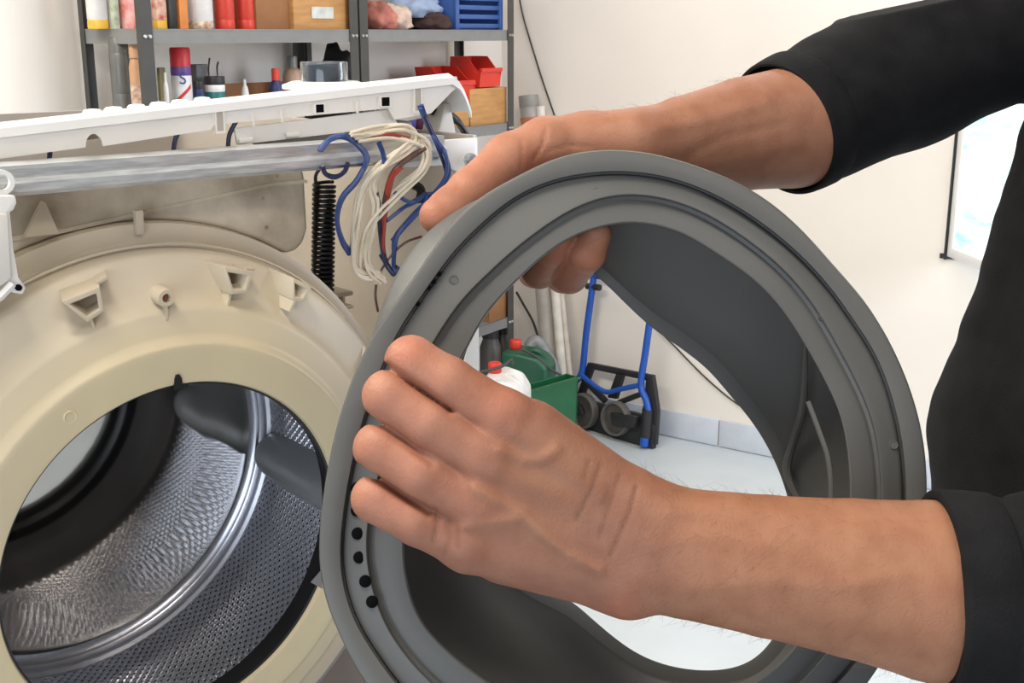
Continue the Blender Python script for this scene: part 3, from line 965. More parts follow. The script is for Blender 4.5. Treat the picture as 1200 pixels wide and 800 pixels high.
def nets(fn, lo, hi, h, newton=2):
    """sparse surface nets of fn<0 on a grid of step h"""
    lo, hi = np.array(lo, float), np.array(hi, float)
    BL = 8
    nb = np.ceil((hi - lo) / (h * BL)).astype(int)
    n = nb * BL + 1
    D = np.full(n, 1.0, dtype=np.float32)
    cx = [lo[i] + (np.arange(nb[i]) + .5) * BL * h for i in range(3)]
    G = np.stack(np.meshgrid(*cx, indexing='ij'), -1).reshape(-1, 3)
    dc = fn(G)
    near = np.abs(dc) < BL * h * .87 * 1.35 + .004
    sg = np.where(dc < 0, -1.0, 1.0)
    idx = np.stack(np.meshgrid(*[np.arange(x) for x in nb], indexing='ij'), -1).reshape(-1, 3)
    loc = np.stack(np.meshgrid(*[np.arange(BL + 1)] * 3, indexing='ij'), -1).reshape(-1, 3)
    for b0, s_ in zip(idx[~near], sg[~near]):
        if s_ < 0:
            i, j, k = b0 * BL
            D[i:i + BL + 1, j:j + BL + 1, k:k + BL + 1] = -1.0
    nz_ = idx[near]
    for c0 in range(0, len(nz_), 400):
        bl_ = nz_[c0:c0 + 400]
        I = (bl_[:, None, :] * BL + loc[None]).reshape(-1, 3)
        val = fn(lo + I * h)
        D[I[:, 0], I[:, 1], I[:, 2]] = val
    S = D < 0
    c8 = [S[i:n[0] - 1 + i, j:n[1] - 1 + j, k:n[2] - 1 + k] for i in (0, 1) for j in (0, 1) for k in (0, 1)]
    cnt = sum(x.astype(np.int8) for x in c8)
    mask = (cnt > 0) & (cnt < 8)
    cells = np.argwhere(mask)
    vid = np.full(mask.shape, -1, dtype=np.int64); vid[mask] = np.arange(len(cells))
    acc = np.zeros((len(cells), 3)); num = np.zeros(len(cells))
    cor = np.array([(i, j, k) for i in (0, 1) for j in (0, 1) for k in (0, 1)])
    dv = np.stack([D[cells[:, 0] + c_[0], cells[:, 1] + c_[1], cells[:, 2] + c_[2]] for c_ in cor], 1).astype(float)
    for p in range(8):
        for q2 in range(p + 1, 8):
            if np.abs(cor[p] - cor[q2]).sum() == 1:
                x, y = dv[:, p], dv[:, q2]
                cr = (x < 0) != (y < 0)
                t = np.where(cr, x / np.where(cr, x - y, 1), 0)
                acc += cr[:, None] * (cor[p] + t[:, None] * (cor[q2] - cor[p])); num += cr
    V = lo + (cells + acc / num[:, None]) * h
    Fs = []
    for ax in range(3):
        sl0 = [slice(None)] * 3; sl1 = [slice(None)] * 3
        sl0[ax] = slice(0, -1); sl1[ax] = slice(1, None)
        x, y = S[tuple(sl0)], S[tuple(sl1)]
        e_ = np.argwhere(x != y)
        o1, o2 = [(1, 2), (2, 0), (0, 1)][ax]
        e_ = e_[(e_[:, o1] > 0) & (e_[:, o2] > 0) & (e_[:, o1] < mask.shape[o1]) & (e_[:, o2] < mask.shape[o2])]
        ins = x[e_[:, 0], e_[:, 1], e_[:, 2]]
        qv = []
        for da, db2 in ((-1, -1), (0, -1), (0, 0), (-1, 0)):
            c_ = e_.copy(); c_[:, o1] += da; c_[:, o2] += db2
            qv.append(vid[c_[:, 0], c_[:, 1], c_[:, 2]])
        qd = np.stack(qv, 1)
        qd[~ins] = qd[~ins][:, ::-1]
        Fs.append(qd)
    F = np.concatenate(Fs)
    F = F[(F >= 0).all(1)]
    for _ in range(newton):
        d0 = fn(V); g_ = np.stack([(fn(V + np.eye(3)[i] * 4e-4) - d0) / 4e-4 for i in range(3)], 1)
        st = np.clip(d0 / np.maximum((g_ ** 2).sum(1), .2), -h * .4, h * .4)
        V = V - g_ * st[:, None]
    return V, F


def nmesh(name, V, F, m):
    me = bpy.data.meshes.new(name)
    me.vertices.add(len(V)); me.vertices.foreach_set('co', V.astype(np.float32).ravel())
    me.loops.add(F.size); me.loops.foreach_set('vertex_index', F.astype(np.int32).ravel())
    me.polygons.add(len(F)); me.polygons.foreach_set('loop_start', np.arange(0, F.size, 4, dtype=np.int32))
    me.polygons.foreach_set('loop_total', np.full(len(F), 4, dtype=np.int32))
    me.polygons.foreach_set('use_smooth', np.ones(len(F), dtype=bool))
    me.materials.append(m)
    me.update(); me.validate()
    return me


def J(u, v, z, r):
    return (W(u, v, z), r)


def pline(u, v, pts):
    """distance in pixels from (u,v) to a drawn line"""
    d = np.full(len(u), 1e9)
    for (x0, y0), (x1, y1) in zip(pts[:-1], pts[1:]):
        dx, dy = x1 - x0, y1 - y0
        t = np.clip(((u - x0) * dx + (v - y0) * dy) / (dx * dx + dy * dy + 1e-9), 0, 1)
        d = np.minimum(d, np.hypot(u - x0 - t * dx, v - y0 - t * dy))
    return d


# --- near (left) hand: knuckles, finger joints
NF = [  # knuckle, mid, first joint, second joint, tip : (u, v, z, r)
    [J(592, 494, .6180, .0155), J(525, 449, .6125, .0134), J(482, 424, .6140, .0132), J(500, 441, .6420, .0105), J(520, 452, .6560, .0088)],
    [J(570, 541, .6155, .0155), J(504, 496, .6090, .0134), J(456, 464, .6110, .0132), J(476, 482, .6400, .0108), J(498, 492, .6550, .0090)],
    [J(557, 591, .6160, .0150), J(494, 555, .6095, .0132), J(445, 525, .6120, .0130), J(464, 541, .6400, .0105), J(486, 551, .6545, .0088)],
    [J(549, 637, .6190, .0140), J(490, 611, .6140, .0122), J(440, 584, .6160, .0120), J(458, 601, .6400, .0095), J(478, 611, .6540, .0080)],
]
N_THUMB = [J(700, 605, .645, .0155), J(640, 568, .672, .0150), J(588, 536, .700, .0120), J(548, 512, .708, .0095)]
VEINS = [([(556, 572), (588, 589), (614, 602), (636, 626), (668, 650), (702, 668)], 7.5, .0019), ([(588, 526), (612, 538), (634, 538), (652, 526)], 8, .0017),
         ([(543, 617), (575, 613), (606, 607)], 7, .0012), ([(604, 508), (650, 541), (705, 580)], 11, .0012), ([(585, 552), (640, 574), (706, 612)], 11, .0008), ([(572, 598), (640, 622), (706, 640)], 11, .0006),
         ([(790, 600), (860, 590), (950, 610)], 11, .0009), ([(820, 690), (900, 680), (980, 690), (1050, 675)], 13, .0009), ([(770, 640), (840, 625), (900, 640)], 11, .0006)]
CREASES = [([(455, 429), (490, 454), (527, 481)], 4.6, .0030), ([(430, 489), (470, 515), (506, 542)], 4.8, .0022), ([(421, 547), (460, 573), (502, 600)], 4.6, .0030),
           ([(703, 546), (694, 572), (676, 608)], 2.4, .0005), ([(714, 570), (707, 590)], 2.4, .0003), ([(746, 570), (739, 598), (724, 632), (716, 650)], 2.4, .0007), ([(726, 556), (716, 585), (702, 630)], 2.4, .0003), ([(690, 540), (684, 560)], 2.4, .0003),
           ([(510, 596), (513, 615), (508, 634)], 2.6, .0007), ([(524, 612), (527, 632), (521, 648)], 2.6, .0005), ([(535, 622), (537, 640)], 2.6, .0003)]
KNOB = [(590, 485, .6125, .0078), (568, 535, .6080, .0085), (555, 586, .6085, .0080), (547, 634, .6120, .0075)]


def near_arm(P, detail=True):
    wr = [J(748, 609, .6300, .0205), J(736, 664, .6330, .0205)]
    palm = chain(P, [wr[0], NF[0][0]], .006)
    for k, (m_, w_) in enumerate(((1, .35), (2, .7), (3, 1.0))):
        wp = wr[0][0] * (1 - w_) + wr[1][0] * w_
        palm = smin(palm, seg(P, wp, NF[m_][0][0], .0195, NF[m_][0][1] + .0005), .008)
    palm = smin(palm, seg(P, W(715, 588, .634), W(624, 508, .628), .0200, .0165), .010)      # first web muscle
    palm = smin(palm, seg(P, W(700, 668, .640), W(590, 648, .636), .0185, .0155), .010)      # outer edge of the palm
    palm = smin(palm, chain(P, N_THUMB, .006), .010)
    fore = smin(chain(P, [wr[0], J(800, 627, .6310, .0245), J(900, 648, .6310, .0300), J(1000, 664, .6290, .0350), J(1090, 676, .6270, .0395), J(1230, 700, .625, .043)], .0015),
                chain(P, [wr[1], J(800, 667, .6330, .0250), J(900, 678, .6330, .0300), J(1000, 690, .6310, .0350), J(1090, 706, .6290, .0400), J(1230, 730, .625, .043)], .0015), .016)
    fore = smin(fore, np.linalg.norm(P - W(738, 700, .632), axis=1) - .0095, .010)           # ulna head
    base = smin(palm, fore, .014)
    d = None
    for fg in NF:
        f_ = smin(base, chain(P, fg, .003), .0055)
        d = f_ if d is None else smin(d, f_, .0008)
    for (ku, kv, kz_, kr) in KNOB:
        d = smin(d, np.linalg.norm(P - W(ku, kv, kz_), axis=1) - kr, .010)
    if detail:
        u, v, zc = project(P)
        fr = np.clip((.66 - zc) / .03, 0, 1)
        for pts, w_, am in VEINS:
            d = d - am * fr * np.exp(-(pline(u, v, pts) / w_) ** 2)
        for pts, w_, am in CREASES:
            d = d + am * fr * np.exp(-(pline(u, v, pts) / w_) ** 2)
    return d


# --- far (right) hand: thumb over the rim, fingers hooked through the seal
FT = [J(690, 172, .815, .0215), J(640, 172, .805, .0190), J(597, 186, .790, .0158), J(551, 224, .770, .0132), J(529, 244, .760, .0126), J(513, 253, .7535, .0112)]
FF = [
    [J(640, 225, .845, .0130), J(624, 280, .850, .0115), J(626, 318, .815, .0108), J(632, 318, .775, .0108), J(648, 290, .738, .0105), J(660, 268, .728, .0090)],
    [J(672, 215, .850, .0130), J(660, 280, .852, .0118), J(660, 323, .815, .0115), J(667, 322, .772, .0118), J(688, 297, .735, .0110), J(700, 274, .725, .0090)],
    [J(706, 212, .852, .0125), J(704, 250, .866, .0105), J(716, 276, .875, .0095), J(724, 284, .866, .0085)],
    [J(738, 212, .852, .0115), J(740, 240, .866, .0095), J(750, 262, .872, .0085), J(757, 268, .864, .0075)],
]
VEINS2 = [([(770, 150), (830, 140), (900, 118)], 8, .0010), ([(790, 190), (850, 160), (920, 145)], 7, -.0008), ([(800, 205), (870, 185), (930, 170)], 9, .0008)]
CREASE2 = [([(640, 152), (636, 170), (626, 186)], 2.2, .0010), ([(612, 165), (612, 185), (610, 198)], 2.2, .0006), ([(640, 178), (665, 170), (690, 172)], 2.2, .0007), ([(540, 212), (534, 226)], 2, .0004)]


def far_arm(P, detail=True):
    wr0, wr1 = J(742, 172, .815, .0220), J(742, 190, .835, .0220)
    palm = chain(P, [wr0, FT[0]], .006)
    for fg in FF:
        palm = smin(palm, seg(P, wr1[0], fg[0][0], .020, fg[0][1] + .001), .008)
    palm = smin(palm, chain(P, FT, .005), .010)
    fore = smin(chain(P, [wr0, J(800, 160, .832, .0270), J(870, 149, .855, .0345), J(930, 143, .875, .0400), J(1040, 92, .93, .038)], .0015),
                chain(P, [wr1, J(800, 178, .845, .0270), J(870, 168, .865, .0330), J(930, 156, .885, .0390), J(1040, 96, .94, .038)], .0015), .014)
    base = smin(palm, fore, .014)
    d = None
    for fg in FF:
        f_ = smin(base, chain(P, fg, .003), .007)
        d = f_ if d is None else smin(d, f_, .0012)
    if detail:
        u, v, zc = project(P)
        for pts, w_, am in VEINS2:
            d = d - am * np.exp(-(pline(u, v, pts) / w_) ** 2)
        for pts, w_, am in CREASE2:
            d = d + am * np.exp(-(pline(u, v, pts) / w_) ** 2)
    return d


# --- trunk, head and legs (world coordinates; he stands at the right, facing the machine)
BELLY, CHEST, NECK, HEAD = np.array([.462, .86, 1.09]), np.array([.512, .87, 1.33]), np.array([.56, .87, 1.50]), np.array([.53, .87, 1.68])
SHL, SHR = np.array([.545, .70, 1.42]), np.array([.55, 1.03, 1.462])
ELL = W(1292, 722, .622)
ELR = W(1062, 80, .945)
HIP = np.array([.475, .86, .93])


def trunk(P, g=0.0):
    S = np.array([1, 1 / 1.35, 1.0])
    d = smin(seg(P * S, BELLY * S, CHEST * S, .118, .118), seg(P * S, HIP * S, BELLY * S, .125, .118), .03)
    d = smin(d, seg(P, SHL, SHR, .062, .062), .06)
    d = smin(d, seg(P, CHEST, NECK, .09, .058), .04)
    return d - g


def arm_up(P, sh, el, wr, g=0.0):
    return smin(seg(P, sh, el, .056, .047), seg(P, el, wr, .047, .042), .02) - g


def body_coarse(P):
    d = trunk(P, -.006)
    d = smin(d, arm_up(P, SHL, ELL, W(1150, 695, .625), -.006), .03)
    d = smin(d, arm_up(P, SHR, ELR + [0, 0, -.012], W(990, 112, .905), -.012), .03)
    d = smin(d, seg(P, NECK, HEAD + [0, 0, -.08], .055, .055), .02)
    S = np.array([1.0, 1.22, .86])
    h = np.linalg.norm((P - HEAD) * S, axis=1) - .098
    h = smin(h, seg(P, HEAD + [-.045, 0, -.06], HEAD + [-.06, 0, -.085], .042, .030), .03)       # jaw and chin
    h = smin(h, seg(P, HEAD + [-.098, 0, .01], HEAD + [-.118, 0, -.025], .007, .012), .012)       # nose
    for sy in (-1, 1):
        h = smin(h, np.linalg.norm((P - (HEAD + [.005, sy * .082, -.005])) * [.9, 2.0, .6], axis=1) - .020, .005)
        h = np.maximum(h, -(np.linalg.norm(P - (HEAD + [-.104, sy * .032, .012]), axis=1) - .012))
        h = smin(h, np.linalg.norm(P - (HEAD + [-.088, sy * .032, .012]), axis=1) - .013, .003)   # eyes
    h = smin(h, seg(P, HEAD + [-.100, -.018, -.055], HEAD + [-.100, .018, -.055], .007, .007), .006)
    d = smin(d, h, .02)
    for sy in (-1, 1):
        d = smin(d, chain(P, [(HIP + [0, sy * .09, -.04], .082), (HIP + [-.02, sy * .11, -.43], .055), (np.array([.50, .86 + sy * .12, .09]), .036)], .02), .04)
        d = smin(d, seg(P, np.array([.49, .86 + sy * .12, .045]), np.array([.33, .86 + sy * .13, .035]), .035, .028), .03)
    return d


def tint(u, v, zc, pts, base=(1, 1, 1)):
    c_ = np.tile(np.array(base, float), (len(u), 1))
    for (x, y, rad, col) in pts:
        w_ = np.exp(-(((u - x) ** 2 + (v - y) ** 2) / rad ** 2))[:, None]
        c_ = c_ * (1 - w_) + np.array(col) * w_
    return c_


person = thing('person', 'person in a black long-sleeved top holding a grey rubber seal', 'person', (.50, .86, 0))
poff = np.array([.50, .86, 0])
HS = .0013
pts = np.array([W(u, v, z) for u in (395, 1250) for v in (380, 830) for z in (.585, .73)])
Vn, Fn = nets(near_arm, np.maximum(pts.min(0), [-.12, .5, .98]), pts.max(0), HS)
keep = None
pts = np.array([W(u, v, z) for u in (485, 1045) for v in (40, 360) for z in (.700, .93)])
Vf, Ff = nets(far_arm, pts.min(0), pts.max(0), .0019)
Vb, Fb = nets(body_coarse, (.14, .48, -.01), (.74, 1.26, 1.86), .009)
un, vn, zn = project(Vn)
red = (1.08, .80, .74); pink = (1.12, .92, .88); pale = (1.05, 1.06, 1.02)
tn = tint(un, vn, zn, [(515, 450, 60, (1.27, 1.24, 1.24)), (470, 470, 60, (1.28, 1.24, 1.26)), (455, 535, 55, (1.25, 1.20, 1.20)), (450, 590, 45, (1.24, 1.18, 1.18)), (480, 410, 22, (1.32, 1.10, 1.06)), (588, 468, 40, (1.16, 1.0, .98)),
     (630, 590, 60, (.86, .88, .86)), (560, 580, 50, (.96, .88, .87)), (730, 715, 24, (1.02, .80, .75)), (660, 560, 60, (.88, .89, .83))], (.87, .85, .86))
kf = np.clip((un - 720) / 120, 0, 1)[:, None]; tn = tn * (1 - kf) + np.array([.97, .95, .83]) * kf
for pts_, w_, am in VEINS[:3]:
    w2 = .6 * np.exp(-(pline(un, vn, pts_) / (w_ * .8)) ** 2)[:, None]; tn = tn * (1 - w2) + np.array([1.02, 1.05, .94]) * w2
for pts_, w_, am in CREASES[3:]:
    w2 = .45 * np.exp(-(pline(un, vn, pts_) / (w_ * 1.2)) ** 2)[:, None]; tn = tn * (1 - w2 * .45)  # crease shade painted into the skin tint
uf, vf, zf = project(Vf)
tf = tint(uf, vf, zf, [(515, 255, 26, (1.22, 1.02, .96)), (565, 200, 45, (1.32, 1.22, 1.18)), (620, 165, 40, (1.28, 1.20, 1.15)), (690, 155, 40, (1.18, 1.16, 1.10)), (670, 310, 40, (1.25, 1.12, 1.08)), (622, 188, 12, (1.2, .95, .92))], (1.02, 1.02, .97))  # thumb and hand tints lightened for the light falling on them
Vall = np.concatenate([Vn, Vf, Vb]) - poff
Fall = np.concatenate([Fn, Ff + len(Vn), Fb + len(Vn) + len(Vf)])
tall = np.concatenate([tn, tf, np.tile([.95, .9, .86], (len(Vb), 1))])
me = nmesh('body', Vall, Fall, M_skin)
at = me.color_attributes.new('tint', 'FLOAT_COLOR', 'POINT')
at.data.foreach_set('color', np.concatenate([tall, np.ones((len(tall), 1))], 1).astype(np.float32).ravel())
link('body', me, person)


# clothing
def cut(P, p, n_):
    return (P - p) @ (n_ / np.linalg.norm(n_))


def wob(P, f_, a_):
    return a_ * (np.sin(P[:, 0] * f_ + 3 * np.sin(P[:, 2] * f_ * .7)) * np.sin(P[:, 2] * f_ * .9 + P[:, 1] * f_ * .6))


CN0, CN1 = W(1098, 690, .628), W(1290, 716, .628)
CF0, CF1 = W(921, 146, .878), W(1062, 88, .94)


def shirt(P):
    d = trunk(P, .006)
    nl = smin(seg(P, W(1060, 676, .627), W(1230, 700, .623), .0450, .0500), seg(P, W(1060, 706, .629), W(1230, 728, .625), .0450, .0500), .012)
    nl = smin(nl, smin(seg(P, W(1230, 710, .624), ELL, .050, .056), seg(P, ELL, SHL, .056, .064), .02), .02)
    u, v, zc = project(P)
    nl = nl - .0022 * np.exp(-((u - 1112 - (v - 690) ** 2 * .0012) / 9) ** 2) + .0016 * np.exp(-((u - 1168 + .05 * (v - 690)) / 5) ** 2) * (zc < .7)
    nl = np.maximum(nl, -cut(P, CN0, CN1 - CN0 + .05 * np.array([0, 0, .25])))
    fl_ = smin(seg(P, W(900, 160, .874), ELR, .0480, .0610), seg(P, ELR, SHR, .0595, .062), .02)
    fl_ = np.maximum(fl_, -cut(P, CF0 + np.array([.009, .004, .003]), CF1 - CF0 + np.array([.0, 0, .01])))
    d = smin(smin(d, nl, .03), fl_, .012)
    d = d + wob(P, 38, .0016) + wob(P, 85, .0006)
    d = np.maximum(d, cut(P, NECK + [0, 0, -.03], np.array([-.2, 0, 1.0])))
    d = np.maximum(d, cut(P, HIP + [0, 0, -.06], np.array([0, 0, -1.0])))
    return d


Vs, Fs_ = nets(shirt, (.12, .45, .84), (.74, 1.20, 1.52), .0036)
link('shirt', nmesh('shirt', Vs - poff, Fs_, M_cloth), person)


def trousers(P):
    S = np.array([1, 1 / 1.3, 1.0])
    d = seg(P * S, (HIP + [0, 0, -.02]) * S, (HIP + [0, 0, .03]) * S, .126, .124)
    for sy in (-1, 1):
        d = smin(d, chain(P, [(HIP + [0, sy * .09, -.04], .094), (HIP + [-.02, sy * .11, -.43], .074), (np.array([.50, .86 + sy * .12, .07]), .062)], .02), .03)
    d = np.maximum(d, cut(P, np.array([0, 0, .06]), np.array([0, 0, -1.0])))
    return np.maximum(d, cut(P, HIP + [0, 0, .05], np.array([0, 0, 1.0]))) + wob(P, 30, .002)


Vs, Fs_ = nets(trousers, (.26, .62, .04), (.68, 1.12, 1.0), .009)
link('trousers', nmesh('trousers', Vs - poff, Fs_, M_pants), person)
for sy in (-1, 1):
    def shoe(P, sy=sy):
        d = smin(seg(P, np.array([.53, .86 + sy * .12, .05]), np.array([.33, .86 + sy * .13, .042]), .046, .042), seg(P, np.array([.51, .86 + sy * .12, .05]), np.array([.51, .86 + sy * .12, .11]), .046, .046), .02)
        return np.maximum(d, -P[:, 2] + .001)
    Vs, Fs_ = nets(shoe, (.26, .86 + sy * .125 - .08, -.01), (.60, .86 + sy * .125 + .08, .17), .007)
    link('shoe', nmesh('shoe', Vs - poff, Fs_, M_shoe), person)


def hair(P):
    S = np.array([1.0, 1.22, .86])
    d = np.linalg.norm((P - HEAD - [.008, 0, .006]) * S, axis=1) - .104
    return np.maximum(d, cut(P, HEAD + [-.03, 0, .03], np.array([-.75, 0, -.66])))


Vs, Fs_ = nets(hair, HEAD - .15, HEAD + .15, .006)
link('hair', nmesh('hair', Vs - poff, Fs_, M_hair), person)


def hem(name, fn, p0, ax, w_, lift, tilt):
    ax = ax / np.linalg.norm(ax)
    sx = np.cross(ax, [0, 0, 1.0]); sx /= np.linalg.norm(sx); sy = np.cross(sx, ax)
    V, n_ = [], 72
    prof = [(-.0030, -.003), (-.0034, .0), (-.0024, .0016), (.0, .0022), (w_ * .5, .0026), (w_ - .002, .0022), (w_, .0006), (w_ + .002, -.002)]
    for off_, li in prof:
        for k_ in range(n_):
            a_ = 2 * math.pi * k_ / n_
            dr = math.cos(a_) * sx + math.sin(a_) * sy
            c_ = p0 + ax * off_
            lo_, hi_ = .01, .09
            for _ in range(22):
                md_ = (lo_ + hi_) / 2
                pt = c_ + dr * md_; pt = pt + ax * 0
                if fn(pt[None])[0] < 0: lo_ = md_
                else: hi_ = md_
            V.append(c_ + dr * (lo_ + li * lift))
    F = [(j * n_ + i, j * n_ + (i + 1) % n_, (j + 1) * n_ + (i + 1) % n_, (j + 1) * n_ + i) for j in range(len(prof) - 1) for i in range(n_)]
    g_ = B(poff); g_.add(V, F); return g_.build(name, M_cloth, person, smooth=True)


near_sleeve = lambda P: smin(seg(P, W(1060, 676, .627), W(1230, 700, .623), .0450, .0500), seg(P, W(1060, 706, .629), W(1230, 728, .625), .0450, .0500), .012)
far_sleeve = lambda P: seg(P, W(900, 160, .874), ELR, .0490, .0615)
hem('cuff', near_sleeve, CN0 + np.array([.002, 0, 0]), CN1 - CN0 + .05 * np.array([0, 0, .25]), .026, 1.0, 0)
hem('cuff', far_sleeve, CF0 + np.array([.001, 0, 0]), CF1 - CF0 + np.array([.0, 0, .01]), .020, .6, 0)
rh = np.random.default_rng(5)
pick = np.concatenate([Vn[(un > 750) & (un < 1090)][rh.integers(0, ((un > 750) & (un < 1090)).sum(), 900)], Vf[(uf > 700) & (uf < 900)][rh.integers(0, ((uf > 700) & (uf < 900)).sum(), 450)]])
src = [near_arm] * 900 + [far_arm] * 450
g = B(poff)
gn = np.stack([(near_arm(pick[:900] + np.eye(3)[i] * 1e-3) - near_arm(pick[:900] - np.eye(3)[i] * 1e-3)) for i in range(3)], 1)
gf = np.stack([(far_arm(pick[900:] + np.eye(3)[i] * 1e-3) - far_arm(pick[900:] - np.eye(3)[i] * 1e-3)) for i in range(3)], 1)
gn = np.concatenate([gn, gf]); gn /= np.linalg.norm(gn, axis=1)[:, None]
for i in range(len(pick)):
    n_ = gn[i]
    fl_ = np.array([rh.normal(-.5, .5), rh.normal(0, .4), rh.normal(-.6, .4)]); fl_ -= (fl_ @ n_) * n_
    L_ = rh.uniform(.004, .010)
    p0 = pick[i] - n_ * .0005
    g.tube([p0, p0 + (n_ * .45 + fl_ * .5) * L_ * .5, p0 + (n_ * .55 + fl_ * 1.0) * L_], [.00005, .000045, .00003], 3)
ah = g.build('arm_hair', mat('arm_hair', (96, 68, 52), .6), person, fix=False)
ah['kind'] = 'stuff'
# ------------------------------------------------------------------ shelving and what stands on it
RYAW = math.atan2(RD[1], RD[0])
ZB = [1.408, 1.108, .772, .44, .10, 1.75]


def rk(s, q_, z):
    p = F0 + RD * s + RN * q_
    return np.array([p[0], p[1], z])


def s_at(u, q_):
    """position along the rack of a pixel column, q_ behind the rack's front"""
    P = hit(u, 40, F0 + RN * q_, RN)
    return float((P - F0) @ RD)


def zat(u, v, q_):
    return float(hit(u, v, F0 + RN * q_, RN)[2])


RDEP = .22


def rack(sa, sb, label):
    base = rk(sa, 0, 0)
    t = thing('storage_rack', label, 'rack', tuple(base), RYAW, 'grey metal racks along the wall')
    L = sb - sa
    for (x, sx) in ((0, 1), (L, -1)):
        for (y, sy) in ((0, 1), (RDEP, -1)):
            g = B()
            g.prism([(x, y), (x + sx * .034, y), (x + sx * .034, y + sy * .002), (x + sx * .002, y + sy * .002), (x + sx * .002, y + sy * .016), (x, y + sy * .016)], 0, 1.95, lambda a_, b2, d2: (a_, b2, d2))
            po = g.build('post', M_rackd, t)
            if y == 0:
                for z in ZB:
                    for dx in (.010, .024):
                        b = B(); b.lathe([(0, -.004), (.004, -.004), (.005, -.001), (.005, 0)], (x + sx * dx, 0, z - .017), 'y', 8); b.build('bolt', M_chrome, po)
    for z in ZB:
        g = B()
        g.box((L / 2, RDEP / 2, z - .002), (L - .006, RDEP - .006, .004))
        g.box((L / 2, .0055, z - .017), (L - .006, .003, .034)); g.box((L / 2, RDEP - .0055, z - .017), (L - .006, .003, .034))
        g.box((.0055, RDEP / 2, z - .017), (.003, RDEP - .012, .034)); g.box((L - .0055, RDEP / 2, z - .017), (.003, RDEP - .012, .034))
        g.build('shelf', M_rack, t)
    return t


SPL = s_at(421, 0)
SEND = s_at(602, 0)
rack(0, SPL - .004, 'grey metal rack loaded with spray cans and tins')
rack(SPL + .004, SEND, 'grey metal rack loaded with rags, red bins and a blue crate')


def px_m(u, q_):
    P = hit(u, 40, F0 + RN * q_, RN)
    return float((P - CAMP)[1] * CT) / FPX      # metres per pixel there


def can(u0, u1, shelf, q_, h, bands, label, cat='can', group=None, cap=None, neck=False, name='can', square=False):
    """upright container; bands: [(fraction from, colour material)...] from the bottom up"""
    uc = (u0 + u1) / 2
    r = (u1 - u0) / 2 * px_m(uc, q_)
    p = rk(s_at(uc, q_), q_, ZB[shelf])
    t = thing(name, label, cat, tuple(p), RYAW, group)
    for i, (fr, m) in enumerate(bands):
        z0, z1 = fr * h, (bands[i + 1][0] if i + 1 < len(bands) else 1.0) * h
        last = i + 1 == len(bands)
        g = B()
        if square:
            g.box((0, 0, (z0 + z1) / 2), (2 * r, r * 1.1, z1 - z0)); g.build('body' if i == 0 else 'label', m, t, bevel=.0015 if i == 0 else 0)
        else:
            pr = [(r * .96, z0), (r, z0 + .003), (r, z1 - .003), (r * .96, z1)] if not (last and neck) else [(r * .96, z0), (r, z0 + .003), (r, z1 - .022), (r * .8, z1 - .008), (r * .45, z1)]
            g.lathe(pr, (0, 0, 0), 'z', 20); g.build('body' if i == 0 else 'label', m, t, smooth=True)
    if cap:
        cr, ch, cm = cap
        g = B(); g.lathe([(r * cr, h - .001), (r * cr, h + ch - .004), (r * cr * .9, h + ch)], (0, 0, 0), 'z', 18); g.build('cap', cm, t, smooth=True)
    return t, r


Mw = mat('can_white', (224, 222, 220), .35); Mye = mat('can_yellow', (232, 184, 66), .4); Mred = mat('can_red', (206, 62, 44), .4, var=.06)
Mpk = mat('label_red_pink', (206, 92, 84), .5, var=.25, scale=40, rgb2=(236, 190, 180)); Mbk = mat('pack_black', (34, 32, 34), .45); Mor = mat('pack_orange', (224, 138, 66), .5)
Mgr = mat('can_grey', (112, 112, 110), .35, .3); Mpat = mat('label_patterned', (222, 206, 184), .5, scale=70, rgb2=(150, 96, 70)); Mpur = mat('label_purple', (92, 64, 130), .45)
Mteal = mat('tin_teal', (24, 104, 104), .4); Mnavy = mat('label_navy', (38, 46, 92), .45); Mtan = mat('bottle_tan', (170, 140, 116), .4); Mgl = mat('label_green_white', (200, 206, 190), .5, scale=60, rgb2=(140, 150, 120))
Mwy = mat('label_white_red', (232, 214, 190), .5, scale=50, rgb2=(190, 70, 50))
can(104, 129, 0, .13, .20, [(0, Mye), (.10, Mw)], 'white can with a yellow base on the end of the upper shelf')
can(131, 141, 0, .10, .12, [(0, Mgl)], 'slim pale green bottle beside the white and yellow can', 'bottle', cap=(.5, .02, Mw), neck=True, name='bottle')
can(142, 161, 0, .10, .13, [(0, Mpk)], 'jar with a red and pink label behind the rack post', 'jar', cap=(.95, .02, Mred), name='jar')
can(181, 196, 0, .07, .17, [(0, Mye), (.12, Mwy)], 'white and red carton with a yellow foot', 'carton', name='carton', square=True)
can(197, 208, 0, .06, .16, [(0, Mbk), (.5, Mye)], 'narrow black carton with yellow top', 'carton', name='carton', square=True)
can(208.5, 221, 0, .06, .17, [(0, Mor)], 'plain orange carton next to the white can', 'carton', name='carton', square=True)
can(222, 251, 0, .07, .18, [(0, Mpat), (.10, Mw)], 'wide white can with patterned foot beside two red cans', cap=(.9, .02, Mw))
can(253, 276, 0, .06, .19, [(0, Mred), (.12, Mred)], 'bright red spray can standing beside the wide white can', 'can', 'pair of red spray cans', cap=(.6, .03, Mw), neck=True, name='spray_can')
can(277.5, 300.5, 0, .06, .19, [(0, Mred), (.12, Mred)], 'bright red spray can standing beside the brown cardboard box', 'can', 'pair of red spray cans', cap=(.6, .03, Mw), neck=True, name='spray_can')
can(126, 149, 1, .11, .245, [(0, Mgr), (.62, Mgr)], 'bare grey metal spray can', 'can', cap=(.97, .035, Mgr), name='spray_can')
can(148, 163, 1, .06, .235, [(0, Mpat), (.75, mat('cap_tan', (196, 150, 112), .5))], 'slim spray can with a cream patterned label', 'can', cap=(.8, .03, mat('cap_tan', (196, 150, 112), .5)), name='spray_can', neck=True)
